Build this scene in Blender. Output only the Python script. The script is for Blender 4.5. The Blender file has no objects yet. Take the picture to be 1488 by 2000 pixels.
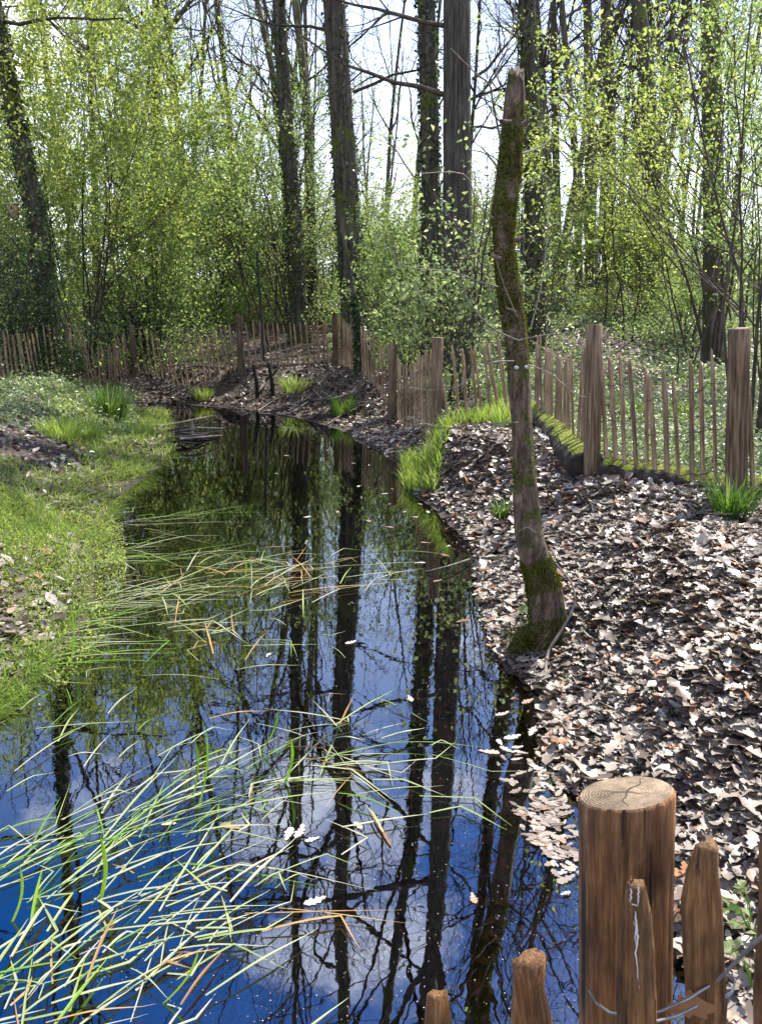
import bpy, math, random
import numpy as np
from mathutils import Vector, Matrix, Euler

# ------------------------------------------------------------------ camera, sky, sun, exposure
SC = bpy.context.scene
COL = SC.collection
PITCH = math.radians(13.2); FPX = 1700.0; CAMZ = 1.9
CP, SP = math.cos(PITCH), math.sin(PITCH)
cam = bpy.data.cameras.new('camera'); camo = bpy.data.objects.new('camera', cam); COL.objects.link(camo)
camo.location = (0, 0, CAMZ); camo.rotation_euler = (math.pi/2 - PITCH, 0, 0)
cam.sensor_fit = 'VERTICAL'; cam.sensor_height = 24.0; cam.lens = 24.0*FPX/2000.0
cam.clip_start = 0.05; cam.clip_end = 2000
SC.camera = camo
SC.view_settings.view_transform = 'Standard'; SC.view_settings.look = 'None'
SC.view_settings.gamma = 1.0; SC.view_settings.exposure = 1.08
SC.view_settings.use_curve_mapping = False
SC.render.engine = 'CYCLES'
SC.cycles.use_adaptive_sampling = True; SC.cycles.adaptive_threshold = 0.02; SC.cycles.max_bounces = 7; SC.cycles.transparent_max_bounces = 12
SC.cycles.diffuse_bounces = 3; SC.cycles.glossy_bounces = 3; SC.cycles.transmission_bounces = 3
SC.cycles.use_denoising = True
SC.cycles.caustics_reflective = False; SC.cycles.caustics_refractive = False

SUN_AZ = math.radians(40); SUN_EL = math.radians(56)
W = bpy.data.worlds.new('World'); SC.world = W; W.use_nodes = True
nt = W.node_tree; nt.nodes.clear()
wo = nt.nodes.new('ShaderNodeOutputWorld'); wb = nt.nodes.new('ShaderNodeBackground')
sky = nt.nodes.new('ShaderNodeTexSky'); sky.sky_type = 'NISHITA'; sky.sun_disc = False
sky.sun_elevation = SUN_EL; sky.sun_rotation = SUN_AZ; sky.air_density = 1.0; sky.dust_density = 0.6; sky.ozone_density = 2.5
tc = nt.nodes.new('ShaderNodeTexCoord'); mp = nt.nodes.new('ShaderNodeMapping')
mp.inputs['Scale'].default_value = (1.0, 1.0, 1.7); mp.inputs['Location'].default_value = (0.9, 0.7, 0.0)
cn = nt.nodes.new('ShaderNodeTexNoise'); cn.inputs['Scale'].default_value = 2.6; cn.inputs['Detail'].default_value = 7; cn.inputs['Roughness'].default_value = 0.6
cr = nt.nodes.new('ShaderNodeValToRGB'); cr.color_ramp.elements[0].position = 0.49; cr.color_ramp.elements[1].position = 0.64
# low sky is milkier: more cloud near the horizon
sep = nt.nodes.new('ShaderNodeSeparateXYZ'); mr = nt.nodes.new('ShaderNodeMapRange')
mr.inputs['From Min'].default_value = 0.08; mr.inputs['From Max'].default_value = 0.55; mr.inputs['To Min'].default_value = 0.75; mr.inputs['To Max'].default_value = 0.0
mxx = nt.nodes.new('ShaderNodeMath'); mxx.operation = 'MAXIMUM'
mx = nt.nodes.new('ShaderNodeMixRGB'); mx.inputs['Color2'].default_value = (10.5, 10.8, 11.6, 1)
L = nt.links.new
L(tc.outputs['Generated'], mp.inputs['Vector']); L(mp.outputs['Vector'], cn.inputs['Vector']); L(cn.outputs['Fac'], cr.inputs['Fac'])
L(tc.outputs['Generated'], sep.inputs['Vector']); L(sep.outputs['Z'], mr.inputs['Value'])
L(cr.outputs['Color'], mxx.inputs[0]); L(mr.outputs['Result'], mxx.inputs[1])
L(mxx.outputs[0], mx.inputs['Fac']); hs = nt.nodes.new('ShaderNodeHueSaturation'); hs.inputs['Saturation'].default_value = 1.5; hs.inputs['Hue'].default_value = 0.512; L(sky.outputs['Color'], hs.inputs['Color']); L(hs.outputs['Color'], mx.inputs['Color1'])
L(mx.outputs['Color'], wb.inputs['Color']); wb.inputs['Strength'].default_value = 0.12
L(wb.outputs['Background'], wo.inputs['Surface'])
sun = bpy.data.lights.new('sun', 'SUN'); suno = bpy.data.objects.new('sun', sun); COL.objects.link(suno)
sun.energy = 5.0; sun.angle = math.radians(0.5); sun.color = (1.0, 0.95, 0.87)
SV = Vector((math.sin(SUN_AZ)*math.cos(SUN_EL), math.cos(SUN_AZ)*math.cos(SUN_EL), math.sin(SUN_EL)))
suno.rotation_euler = (-SV).to_track_quat('-Z', 'Y').to_euler(); suno.location = (4, 10, 30)

# ------------------------------------------------------------------ helpers
R = np.random.default_rng(7); random.seed(7)
def ray(x, y):
    u = (x-744)/FPX; v = (1000-y)/FPX
    return np.array([u, CP+v*SP, -SP+v*CP])
def atY(x, y, Y):
    d = ray(x, y); t = Y/d[1]; return np.array([d[0]*t, Y, CAMZ+d[2]*t])
def atZ(x, y, z=0.0):
    d = ray(x, y); t = (z-CAMZ)/d[2]; return np.array([d[0]*t, d[1]*t, z])
def colx(x, Y, z=0.8):                    # world x of an image column at distance Y and height z
    return (x-744)/FPX*(Y*CP+(CAMZ-z)*SP)

def mesh_np(name, V, Fs, mats=(), smooth=False, midx=None):
    me = bpy.data.meshes.new(name)
    V = np.ascontiguousarray(V, dtype=np.float32)
    if isinstance(Fs, np.ndarray): Fs = [Fs]
    Fs = [np.asarray(f, dtype=np.int32) for f in Fs if len(f)]
    loops = np.concatenate([f.ravel() for f in Fs]); tot = np.concatenate([np.full(len(f), f.shape[1]) for f in Fs])
    me.vertices.add(len(V)); me.vertices.foreach_set('co', V.ravel())
    me.loops.add(len(loops)); me.loops.foreach_set('vertex_index', loops)
    me.polygons.add(len(tot)); me.polygons.foreach_set('loop_start', np.concatenate([[0], np.cumsum(tot)[:-1]]).astype(np.int32))
    for m in mats: me.materials.append(m)
    if midx is not None: me.polygons.foreach_set('material_index', np.asarray(midx, dtype=np.int32))
    if smooth: me.polygons.foreach_set('use_smooth', np.ones(len(tot), dtype=bool))
    me.update(calc_edges=True)
    return me
def link(name, me, parent=None, loc=(0,0,0), rot=None, scale=None):
    o = bpy.data.objects.new(name, me); COL.objects.link(o)
    o.location = loc
    if rot is not None: o.rotation_euler = rot
    if scale is not None: o.scale = scale if hasattr(scale, '__len__') else (scale,)*3
    if parent is not None: o.parent = parent
    return o
def tag(o, label, cat, group=None, kind=None):
    if label: o['label'] = label
    if cat: o['category'] = cat
    if group: o['group'] = group
    if kind: o['kind'] = kind
    return o
def thing(name, label, cat, loc=(0,0,0), group=None):
    o = bpy.data.objects.new(name, None); COL.objects.link(o); o.location = tuple(map(float, loc)); o.empty_display_size = 0.1
    return tag(o, label, cat, group)
def part(name, V, Fs, mats, parent, smooth=False, midx=None):    # V in world coordinates, parent an unrotated Empty
    V = np.asarray(V, dtype=float) - np.array(parent.location)
    return link(name, mesh_np(name, V, Fs, mats, smooth, midx), parent)

class Tubes:
    def __init__(s): s.V = []; s.F = []; s.n = 0
    def add(s, P, Rd, k=6, cap=False):
        P = np.asarray(P, float); Rd = np.asarray(Rd, float); n = len(P)
        T = np.gradient(P, axis=0); T /= np.linalg.norm(T, axis=1)[:, None]+1e-9
        m = T.mean(0); ref = np.array([1., 0, 0]) if abs(m[0]) < 0.6*np.linalg.norm(m) else np.array([0, 1., 0])
        A = np.cross(T, ref); A /= np.linalg.norm(A, axis=1)[:, None]+1e-9
        B = np.cross(T, A)
        a = np.linspace(0, 2*math.pi, k, endpoint=False)
        V = P[:, None, :]+Rd[:, None, None]*(np.cos(a)[None, :, None]*A[:, None, :]+np.sin(a)[None, :, None]*B[:, None, :])
        i = np.arange(n-1)[:, None]*k; j = np.arange(k)[None, :]; j2 = (j+1) % k
        F = np.stack([i+j, i+j2, i+k+j2, i+k+j], -1).reshape(-1, 4)
        s.V.append(V.reshape(-1, 3)); s.F.append(F+s.n); s.n += n*k
    def get(s): return np.concatenate(s.V), np.concatenate(s.F)

def unit(v): return v/(np.linalg.norm(v, axis=-1, keepdims=True)+1e-9)
def leaves_np(C, size, up=0.8, asp=0.62, rng=R, fold=0.18, D=None):
    n = len(C); N = unit(rng.normal(size=(n, 3))+np.array([0, 0, up]))
    A = unit(np.cross(N, rng.normal(size=(n, 3)))) if D is None else unit(D - (D*N).sum(1)[:, None]*N)
    B = np.cross(N, A); s = (size*rng.uniform(0.6, 1.25, n))[:, None]
    v0 = C; v1 = C+A*s*.45+B*s*asp*.5+N*s*fold; v2 = C+A*s-N*s*.1; v3 = C+A*s*.45-B*s*asp*.5+N*s*fold
    V = np.stack([v0, v1, v2, v3], 1).reshape(-1, 3)
    b = np.arange(n)[:, None]*4
    return V, np.concatenate([b+np.array([[0, 1, 2]]), b+np.array([[0, 2, 3]])])
def blades_np(B, head, ln, wid, bend, rng=R, zs=1.0):
    n = len(B); h = np.stack([np.cos(head), np.sin(head), np.zeros(n)], 1); side = np.stack([-np.sin(head), np.cos(head), np.zeros(n)], 1)
    rows = []
    for t, w in ((0, .8), (.35, 1), (.7, .7), (1, 0)):
        c = B+h*(ln*bend*t**1.6)[:, None]; c[:, 2] += zs*ln*(t*np.sqrt(np.clip(1-(bend*t)**2*.8, 0.02, 1)))
        if w: rows += [c+side*(wid*w*.5)[:, None], c-side*(wid*w*.5)[:, None]]
        else: rows += [c]
    V = np.stack(rows, 1).reshape(-1, 3); b = np.arange(n)[:, None]*7
    return V, [np.concatenate([b+np.array([[0, 1, 3, 2]]), b+np.array([[2, 3, 5, 4]])]), b+np.array([[4, 5, 6]])]
_ph = np.random.default_rng(3).uniform(0, 6.28, (24, 2)); _dr = np.random.default_rng(4).uniform(0, 6.28, 24)
def wob(x, y, f):
    z = 0
    for i in range(6):
        a = _dr[i]; z = z+np.sin(f*(1+.37*i)*(x*np.cos(a)+y*np.sin(a))+_ph[i, 0])/(1+.5*i)
    return z/2.2
def sstep(a, b, x): t = np.clip((x-a)/(b-a), 0, 1); return t*t*(3-2*t)

# ------------------------------------------------------------------ materials
def nodes(name):
    m = bpy.data.materials.new(name); m.use_nodes = True; t = m.node_tree; t.nodes.clear()
    out = t.nodes.new('ShaderNodeOutputMaterial'); return m, t, out
def N(t, typ, **kw):
    n = t.nodes.new(typ)
    for k, v in kw.items():
        if k in n.inputs: n.inputs[k].default_value = v
        else: setattr(n, k, v)
    return n
def ramp(t, stops):
    r = t.nodes.new('ShaderNodeValToRGB'); e = r.color_ramp.elements
    while len(e) < len(stops): e.new(0.5)
    for i, (p, c) in enumerate(stops): e[i].position = p; e[i].color = (*c, 1) if len(c) == 3 else c
    return r
def rnd(t):            # a random number for each separate piece and each separate object
    g = N(t, 'ShaderNodeNewGeometry'); o = N(t, 'ShaderNodeObjectInfo'); a = N(t, 'ShaderNodeMath', operation='ADD'); f = N(t, 'ShaderNodeMath', operation='FRACT')
    t.links.new(g.outputs['Random Per Island'], a.inputs[0]); t.links.new(o.outputs['Random'], a.inputs[1]); t.links.new(a.outputs[0], f.inputs[0])
    return f.outputs[0]
def leafmat(name, stops, trans=0.4, rough=0.45, spec=0.35, tcol=1.7):
    m, t, out = nodes(name); r = ramp(t, stops); t.links.new(rnd(t), r.inputs['Fac'])
    b = N(t, 'ShaderNodeBsdfPrincipled', Roughness=rough); b.inputs['Specular IOR Level'].default_value = spec
    t.links.new(r.outputs['Color'], b.inputs['Base Color'])
    if trans <= 0: t.links.new(b.outputs[0], out.inputs['Surface']); return m
    tr = N(t, 'ShaderNodeBsdfTranslucent'); mu = N(t, 'ShaderNodeMixRGB', blend_type='MULTIPLY'); mu.inputs['Fac'].default_value = 1
    mu.inputs['Color2'].default_value = (tcol, tcol*.98, tcol*.8, 1)
    t.links.new(r.outputs['Color'], mu.inputs['Color1']); t.links.new(mu.outputs[0], tr.inputs['Color'])
    x = N(t, 'ShaderNodeMixShader'); x.inputs['Fac'].default_value = trans
    t.links.new(b.outputs[0], x.inputs[1]); t.links.new(tr.outputs[0], x.inputs[2]); t.links.new(x.outputs[0], out.inputs['Surface'])
    return m
def barkmat(name, c0, c1, moss=0.0, sx=14, sz=1.6, bump=0.5, mosscol=((.03, .05, .006), (.13, .15, .015)), mossup=False, moss_scale=1.6):
    m, t, out = nodes(name); co = N(t, 'ShaderNodeTexCoord'); mpn = N(t, 'ShaderNodeMapping'); mpn.inputs['Scale'].default_value = (sx, sx, sz)
    n1 = N(t, 'ShaderNodeTexNoise', Scale=1.0, Detail=6, Roughness=.65); n2 = N(t, 'ShaderNodeTexNoise', Scale=2.3, Detail=4)
    K = t.links.new
    K(co.outputs['Object'], mpn.inputs['Vector']); K(mpn.outputs[0], n1.inputs['Vector']); K(co.outputs['Object'], n2.inputs['Vector'])
    oi = N(t, 'ShaderNodeObjectInfo')
    r = ramp(t, [(.36, c0), (.5, tuple((p_+q_)*.42 for p_, q_ in zip(c0, c1))), (.66, c1)]); K(n1.outputs['Fac'], r.inputs['Fac'])
    hv = N(t, 'ShaderNodeHueSaturation'); mr_ = N(t, 'ShaderNodeMapRange'); mr_.inputs['To Min'].default_value = .75; mr_.inputs['To Max'].default_value = 1.3
    K(oi.outputs['Random'], mr_.inputs['Value']); K(mr_.outputs[0], hv.inputs['Value']); K(r.outputs[0], hv.inputs['Color'])
    b = N(t, 'ShaderNodeBsdfPrincipled', Roughness=.85); b.inputs['Specular IOR Level'].default_value = .25
    bp = N(t, 'ShaderNodeBump', Strength=bump, Distance=.02); K(n1.outputs['Fac'], bp.inputs['Height']); K(bp.outputs[0], b.inputs['Normal'])
    col = hv.outputs[0]
    if moss > 0:
        n3 = N(t, 'ShaderNodeTexNoise', Scale=moss_scale, Detail=5, Roughness=.7); K(co.outputs['Object'], n3.inputs['Vector'])
        mk = ramp(t, [(.60-.3*moss, (0, 0, 0)), (.70-.3*moss, (1, 1, 1))]); K(n3.outputs['Fac'], mk.inputs['Fac'])
        n4 = N(t, 'ShaderNodeTexNoise', Scale=60, Detail=3); K(co.outputs['Object'], n4.inputs['Vector'])
        mc = ramp(t, [(.35, mosscol[0]), (.65, mosscol[1])]); K(n4.outputs['Fac'], mc.inputs['Fac'])
        fac = mk.outputs[0]
        if mossup:
            g = N(t, 'ShaderNodeNewGeometry'); sp = N(t, 'ShaderNodeSeparateXYZ'); K(g.outputs['Normal'], sp.inputs[0])
            ad = N(t, 'ShaderNodeMath', operation='MULTIPLY_ADD'); ad.inputs[1].default_value = .62; K(sp.outputs['Z'], ad.inputs[0]); K(n3.outputs['Fac'], ad.inputs[2])
            mk2 = ramp(t, [(.97, (0, 0, 0)), (1.0, (1, 1, 1))]); K(ad.outputs[0], mk2.inputs['Fac']); fac = mk2.outputs[0]
        x = N(t, 'ShaderNodeMixRGB'); K(fac, x.inputs['Fac']); K(col, x.inputs['Color1']); K(mc.outputs[0], x.inputs['Color2']); col = x.outputs[0]
        bp2 = N(t, 'ShaderNodeBump', Strength=.8, Distance=.01); K(n4.outputs['Fac'], bp2.inputs['Height']); K(bp.outputs[0], bp2.inputs['Normal']); K(bp2.outputs[0], b.inputs['Normal'])
    K(col, b.inputs['Base Color']); K(b.outputs[0], out.inputs['Surface'])
    return m
def nearwood(name, sx, tint=1.0):
    m, t, out = nodes(name); K = t.links.new; co = N(t, 'ShaderNodeTexCoord'); oi = N(t, 'ShaderNodeObjectInfo')
    def nz(sc, scale, det, ro):
        mpn = N(t, 'ShaderNodeMapping'); mpn.inputs['Scale'].default_value = sc; K(co.outputs['Object'], mpn.inputs['Vector']); n = N(t, 'ShaderNodeTexNoise', Scale=scale, Detail=det, Roughness=ro); n.noise_dimensions = '4D'
        K(mpn.outputs[0], n.inputs['Vector']); K(oi.outputs['Random'], n.inputs['W']); return n.outputs['Fac']
    gr = nz((sx, sx, 3.5), 1, 7, .7); fine = nz((sx*2.6, sx*2.6, 9), 1, 5, .75); blot = nz((1, 1, .45), 15, 4, .6); crk = nz((sx*.8, sx*.8, 1.5), 1, 3, .5); spot = nz((1, 1, .6), 60, 4, .7)
    a = ramp(t, [(.34, (.03*tint, .014, .007)), (.46, (.13*tint, .062, .025)), (.56, (.24*tint, .14, .06)), (.68, (.46, .34, .20))]); mxv = N(t, 'ShaderNodeMixRGB'); mxv.inputs['Fac'].default_value = .45; K(gr, mxv.inputs['Color1']); K(fine, mxv.inputs['Color2']); K(mxv.outputs[0], a.inputs['Fac'])
    b = ramp(t, [(.36, (.34, .30, .27)), (.5, (.95, .88, .80)), (.64, (1.6, 1.42, 1.2))]); K(blot, b.inputs['Fac'])
    m1 = N(t, 'ShaderNodeMixRGB', blend_type='MULTIPLY'); m1.inputs['Fac'].default_value = 1; K(a.outputs[0], m1.inputs['Color1']); K(b.outputs[0], m1.inputs['Color2'])
    c = ramp(t, [(.33, (.10, .08, .07)), (.38, (1, 1, 1))]); K(crk, c.inputs['Fac']); m2 = N(t, 'ShaderNodeMixRGB', blend_type='MULTIPLY'); m2.inputs['Fac'].default_value = 1; K(m1.outputs[0], m2.inputs['Color1']); K(c.outputs[0], m2.inputs['Color2'])
    d = ramp(t, [(.66, (0, 0, 0)), (.74, (.6, .6, .6))]); K(spot, d.inputs['Fac']); m3 = N(t, 'ShaderNodeMixRGB'); K(d.outputs[0], m3.inputs['Fac']); K(m2.outputs[0], m3.inputs['Color1']); m3.inputs['Color2'].default_value = (.30, .29, .24, 1)
    bs = N(t, 'ShaderNodeBsdfPrincipled', Roughness=.62); bs.inputs['Specular IOR Level'].default_value = .35; K(m3.outputs[0], bs.inputs['Base Color'])
    h = N(t, 'ShaderNodeMath', operation='ADD'); K(mxv.outputs[0], h.inputs[0]); h2 = N(t, 'ShaderNodeMath', operation='MULTIPLY'); K(c.outputs[0], h2.inputs[0]); h2.inputs[1].default_value = .5; K(h2.outputs[0], h.inputs[1])
    bp = N(t, 'ShaderNodeBump', Strength=1.0, Distance=.012); K(h.outputs[0], bp.inputs['Height']); K(bp.outputs[0], bs.inputs['Normal']); K(bs.outputs[0], out.inputs['Surface']); return m
def plainmat(name, col, rough=.6, metal=0):
    m, t, out = nodes(name); n = N(t, 'ShaderNodeTexNoise', Scale=25, Detail=4); co = N(t, 'ShaderNodeTexCoord'); t.links.new(co.outputs['Object'], n.inputs['Vector'])
    r = ramp(t, [(.3, tuple(c*.7 for c in col)), (.7, tuple(min(1, c*1.2) for c in col))]); t.links.new(n.outputs['Fac'], r.inputs['Fac'])
    b = N(t, 'ShaderNodeBsdfPrincipled', Roughness=rough, Metallic=metal); t.links.new(r.outputs[0], b.inputs['Base Color']); t.links.new(b.outputs[0], out.inputs['Surface']); return m

M = {}
M['bark_dark'] = barkmat('bark_dark', (.022, .018, .014), (.115, .098, .077), moss=.25, sx=16, sz=1.3)
M['bark_oak'] = barkmat('bark_oak', (.020, .017, .013), (.125, .11, .085), sx=30, sz=2.2, bump=1.0)
M['bark_far'] = barkmat('bark_far', (.045, .036, .028), (.18, .155, .12), moss=.45, sx=9, sz=1, mosscol=((.03, .035, .01), (.08, .09, .03)))
M['bark_snag'] = barkmat('bark_snag', (.035, .02, .013), (.20, .14, .10), moss=.36, sx=34, sz=9, bump=1.0, moss_scale=5, mosscol=((.012, .02, .003), (.08, .095, .012)))
M['twig'] = barkmat('twig', (.03, .023, .018), (.10, .08, .06), sx=20, sz=4, bump=.2)
M['stick'] = barkmat('stick', (.13, .11, .09), (.38, .33, .28), sx=40, sz=8, bump=.2)
M['post'] = barkmat('post', (.045, .028, .016), (.28, .195, .12), sx=60, sz=3, bump=.9)
M['post_near'] = nearwood('post_near', 70, 1.05)
M['pale'] = barkmat('pale', (.13, .080, .042), (.46, .33, .20), moss=.18, sx=70, sz=3, bump=.5, mosscol=((.10, .10, .05), (.17, .17, .09)))
M['pale_near'] = nearwood('pale_near', 90, 1.0)
M['log'] = barkmat('log', (.012, .009, .007), (.06, .045, .034), moss=.4, mossup=True, sx=8, sz=8, bump=.8, mosscol=((.05, .07, .008), (.2, .22, .02)))
M['stake'] = barkmat('stake', (.006, .005, .004), (.03, .024, .02), sx=20, sz=3)
M['wire'] = plainmat('wire', (.10, .085, .075), .6, .6)
M['wire_near'] = plainmat('wire_near', (.32, .33, .35), .45, .8)
M['steel'] = plainmat('steel', (.006, .012, .011), .5)
M['box'] = plainmat('box', (.40, .26, .15), .7)
M['box_roof'] = plainmat('box_roof', (.55, .43, .32), .7)
M['lichen'] = plainmat('lichen', (.42, .42, .38), .9)
M['resin'] = plainmat('resin', (.62, .60, .55), .8)
M['leaf_a'] = leafmat('leaf_a', [(0, (.14, .20, .035)), (.5, (.24, .30, .07)), (1, (.36, .40, .13))], .6)
M['leaf_b'] = leafmat('leaf_b', [(0, (.10, .17, .04)), (.5, (.18, .26, .075)), (1, (.31, .37, .16))], .58)
M['leaf_pale'] = leafmat('leaf_pale', [(0, (.14, .21, .07)), (.5, (.24, .31, .13)), (1, (.37, .42, .23))], .55, rough=.5)
M['leaf_dark'] = leafmat('leaf_dark', [(0, (.012, .032, .008)), (.6, (.03, .065, .014)), (1, (.09, .15, .04))], .2, rough=.42, spec=.35)
M['ivy'] = leafmat('ivy', [(0, (.016, .034, .009)), (.6, (.04, .075, .018)), (1, (.11, .15, .05))], .2, rough=.3, spec=.6)
M['cover'] = leafmat('cover', [(0, (.07, .12, .035)), (.5, (.19, .26, .10)), (1, (.36, .40, .24))], .4, rough=.34, spec=.7)
M['grass'] = leafmat('grass', [(0, (.11, .17, .025)), (.5, (.18, .28, .04)), (.85, (.27, .36, .08)), (1, (.36, .33, .16))], .5, rough=.5)
M['grass_mix'] = leafmat('grass_mix', [(0, (.13, .17, .04)), (.4, (.19, .28, .04)), (.75, (.26, .37, .07)), (1, (.40, .36, .18))], .5, rough=.5)
M['sedge'] = leafmat('sedge', [(0, (.03, .08, .01)), (.6, (.08, .17, .02)), (1, (.20, .26, .07))], .35, rough=.4)
M['reed'] = leafmat('reed', [(0, (.20, .27, .07)), (.35, (.29, .32, .15)), (.75, (.37, .36, .24)), (1, (.25, .31, .08))], .15, rough=.42, spec=.45, tcol=1.1)
M['reed_green'] = leafmat('reed_green', [(0, (.10, .24, .02)), (1, (.22, .38, .04))], .4, rough=.4)
M['reed_brown'] = leafmat('reed_brown', [(0, (.22, .10, .03)), (1, (.45, .28, .10))], .2, rough=.5, tcol=1.1)
M['litter'] = leafmat('litter', [(0, (.09, .062, .045)), (.3, (.175, .135, .105)), (.62, (.27, .225, .18)), (.9, (.37, .325, .27)), (.96, (.30, .14, .07)), (1, (.36, .18, .09))], .10, rough=.42, spec=.5, tcol=1.1)
M['litter_wet'] = leafmat('litter_wet', [(0, (.14, .055, .018)), (.5, (.34, .15, .045)), (1, (.55, .29, .10))], 0, rough=.4)
M['litter_dark'] = leafmat('litter_dark', [(0, (.02, .014, .01)), (.6, (.07, .05, .036)), (1, (.18, .12, .08))], 0, rough=.4)
M['float'] = leafmat('float', [(0, (.26, .15, .09)), (.3, (.40, .31, .25)), (1, (.56, .50, .45))], .1, rough=.45, tcol=1.1)

def groundmat():
    m, t, out = nodes('forest_floor'); co = N(t, 'ShaderNodeTexCoord'); K = t.links.new
    n1 = N(t, 'ShaderNodeTexNoise', Scale=1.3, Detail=6, Roughness=.6); n2 = N(t, 'ShaderNodeTexVoronoi', Scale=16); n3 = N(t, 'ShaderNodeTexNoise', Scale=45, Detail=5, Roughness=.7)
    for n in (n1, n2, n3): K(co.outputs['Object'], n.inputs['Vector'])
    r1 = ramp(t, [(.3, (.022, .015, .011)), (.7, (.085, .062, .046))]); K(n3.outputs['Fac'], r1.inputs['Fac'])
    r2 = ramp(t, [(0, (.035, .024, .017)), (.5, (.12, .09, .07)), (1, (.22, .17, .14))]); K(n2.outputs['Color'], r2.inputs['Fac'])
    g = N(t, 'ShaderNodeNewGeometry'); sp = N(t, 'ShaderNodeSeparateXYZ'); K(g.outputs['Position'], sp.inputs[0])
    up = N(t, 'ShaderNodeMapRange'); up.inputs['From Min'].default_value = .12; up.inputs['From Max'].default_value = .7; K(sp.outputs['Z'], up.inputs['Value'])
    mu = N(t, 'ShaderNodeMath', operation='MULTIPLY'); K(up.outputs[0], mu.inputs[0]); mu.inputs[1].default_value = .55
    x = N(t, 'ShaderNodeMixRGB'); K(mu.outputs[0], x.inputs['Fac']); K(r1.outputs[0], x.inputs['Color1']); K(r2.outputs[0], x.inputs['Color2'])
    b = N(t, 'ShaderNodeBsdfPrincipled', Roughness=.8); K(x.outputs[0], b.inputs['Base Color']); b.inputs['Specular IOR Level'].default_value = .35
    bp = N(t, 'ShaderNodeBump', Strength=.7, Distance=.03); K(n3.outputs['Fac'], bp.inputs['Height']); K(bp.outputs[0], b.inputs['Normal'])
    K(b.outputs[0], out.inputs['Surface']); return m
def watermat():
    m, t, out = nodes('pond_water'); K = t.links.new; co = N(t, 'ShaderNodeTexCoord')
    n = N(t, 'ShaderNodeTexNoise', Scale=5.0, Detail=3); K(co.outputs['Object'], n.inputs['Vector'])
    bp = N(t, 'ShaderNodeBump', Strength=.02, Distance=.02); K(n.outputs['Fac'], bp.inputs['Height'])
    gl = N(t, 'ShaderNodeBsdfGlossy', Roughness=.012); gl.inputs['Color'].default_value = (.93, .96, 1, 1); K(bp.outputs[0], gl.inputs['Normal'])
    tr = N(t, 'ShaderNodeBsdfTransparent'); tr.inputs['Color'].default_value = (.82, .56, .34, 1)
    fr = N(t, 'ShaderNodeFresnel', IOR=3.1); K(bp.outputs[0], fr.inputs['Normal'])
    x = N(t, 'ShaderNodeMixShader'); K(fr.outputs[0], x.inputs['Fac']); K(tr.outputs[0], x.inputs[1]); K(gl.outputs[0], x.inputs[2]); K(x.outputs[0], out.inputs['Surface']); return m
def topmat():          # sawn end of a post: rings and drying cracks
    m, t, out = nodes('sawn_end'); K = t.links.new; co = N(t, 'ShaderNodeTexCoord')
    w = N(t, 'ShaderNodeTexWave', wave_type='RINGS', rings_direction='Z'); w.inputs['Scale'].default_value = 70; w.inputs['Distortion'].default_value = 6.0; w.inputs['Detail'].default_value = 3; w.inputs['Detail Scale'].default_value = 2
    K(co.outputs['Object'], w.inputs['Vector'])
    r = ramp(t, [(0, (.20, .145, .09)), (1, (.30, .225, .145))]); K(w.outputs['Fac'], r.inputs['Fac'])
    n = N(t, 'ShaderNodeTexNoise', Scale=18, Detail=5, Roughness=.7); K(co.outputs['Object'], n.inputs['Vector'])
    r2 = ramp(t, [(.33, (.40, .36, .32)), (.55, (.95, .93, .9)), (.72, (1.6, 1.55, 1.5))]); K(n.outputs['Fac'], r2.inputs['Fac'])
    mu = N(t, 'ShaderNodeMixRGB', blend_type='MULTIPLY'); mu.inputs['Fac'].default_value = 1; K(r.outputs[0], mu.inputs['Color1']); K(r2.outputs[0], mu.inputs['Color2'])
    b = N(t, 'ShaderNodeBsdfPrincipled', Roughness=.8); K(mu.outputs[0], b.inputs['Base Color'])
    bp = N(t, 'ShaderNodeBump', Strength=.4, Distance=.004); K(w.outputs['Fac'], bp.inputs['Height']); K(bp.outputs[0], b.inputs['Normal'])
    K(b.outputs[0], out.inputs['Surface']); return m
M['ground'] = groundmat(); M['water'] = watermat(); M['sawn'] = topmat(); M['crack'] = plainmat('crack', (.03, .02, .014), .9)

# ------------------------------------------------------------------ the ground and the pond
shore_px = [(320,790),(420,795),(530,805),(650,835),(720,870),(790,905),(800,960),(850,990),(900,1040),(930,1100),(945,1160),(965,1262),(1010,1310),(1072,1370),(1070,1450),(1120,1530),(1185,1600),(1260,1680)]
shore = [atZ(*q)[:2] for q in shore_px]+[np.array(q) for q in ((.92,2.1),(.80,1.65),(.1,1.40),(-1.2,1.35),(-2.6,1.6),(-3.3,2.4),(-2.9,3.3),(-1.95,3.8))]
shore += [atZ(*q)[:2] for q in [(100,1280),(160,1200),(190,1100),(185,1050),(215,985),(280,930),(340,870),(330,830)]]
shore = np.array(shore)
def catmull(P, k=4):
    n = len(P); out = []
    for i in range(n):
        a, b, c, d = P[i-1], P[i], P[(i+1) % n], P[(i+2) % n]
        for j in range(k):
            t = j/k; out.append(.5*((2*b)+(-a+c)*t+(2*a-5*b+4*c-d)*t*t+(-a+3*b-3*c+d)*t**3))
    return np.array(out)
POLY = catmull(shore)
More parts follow.
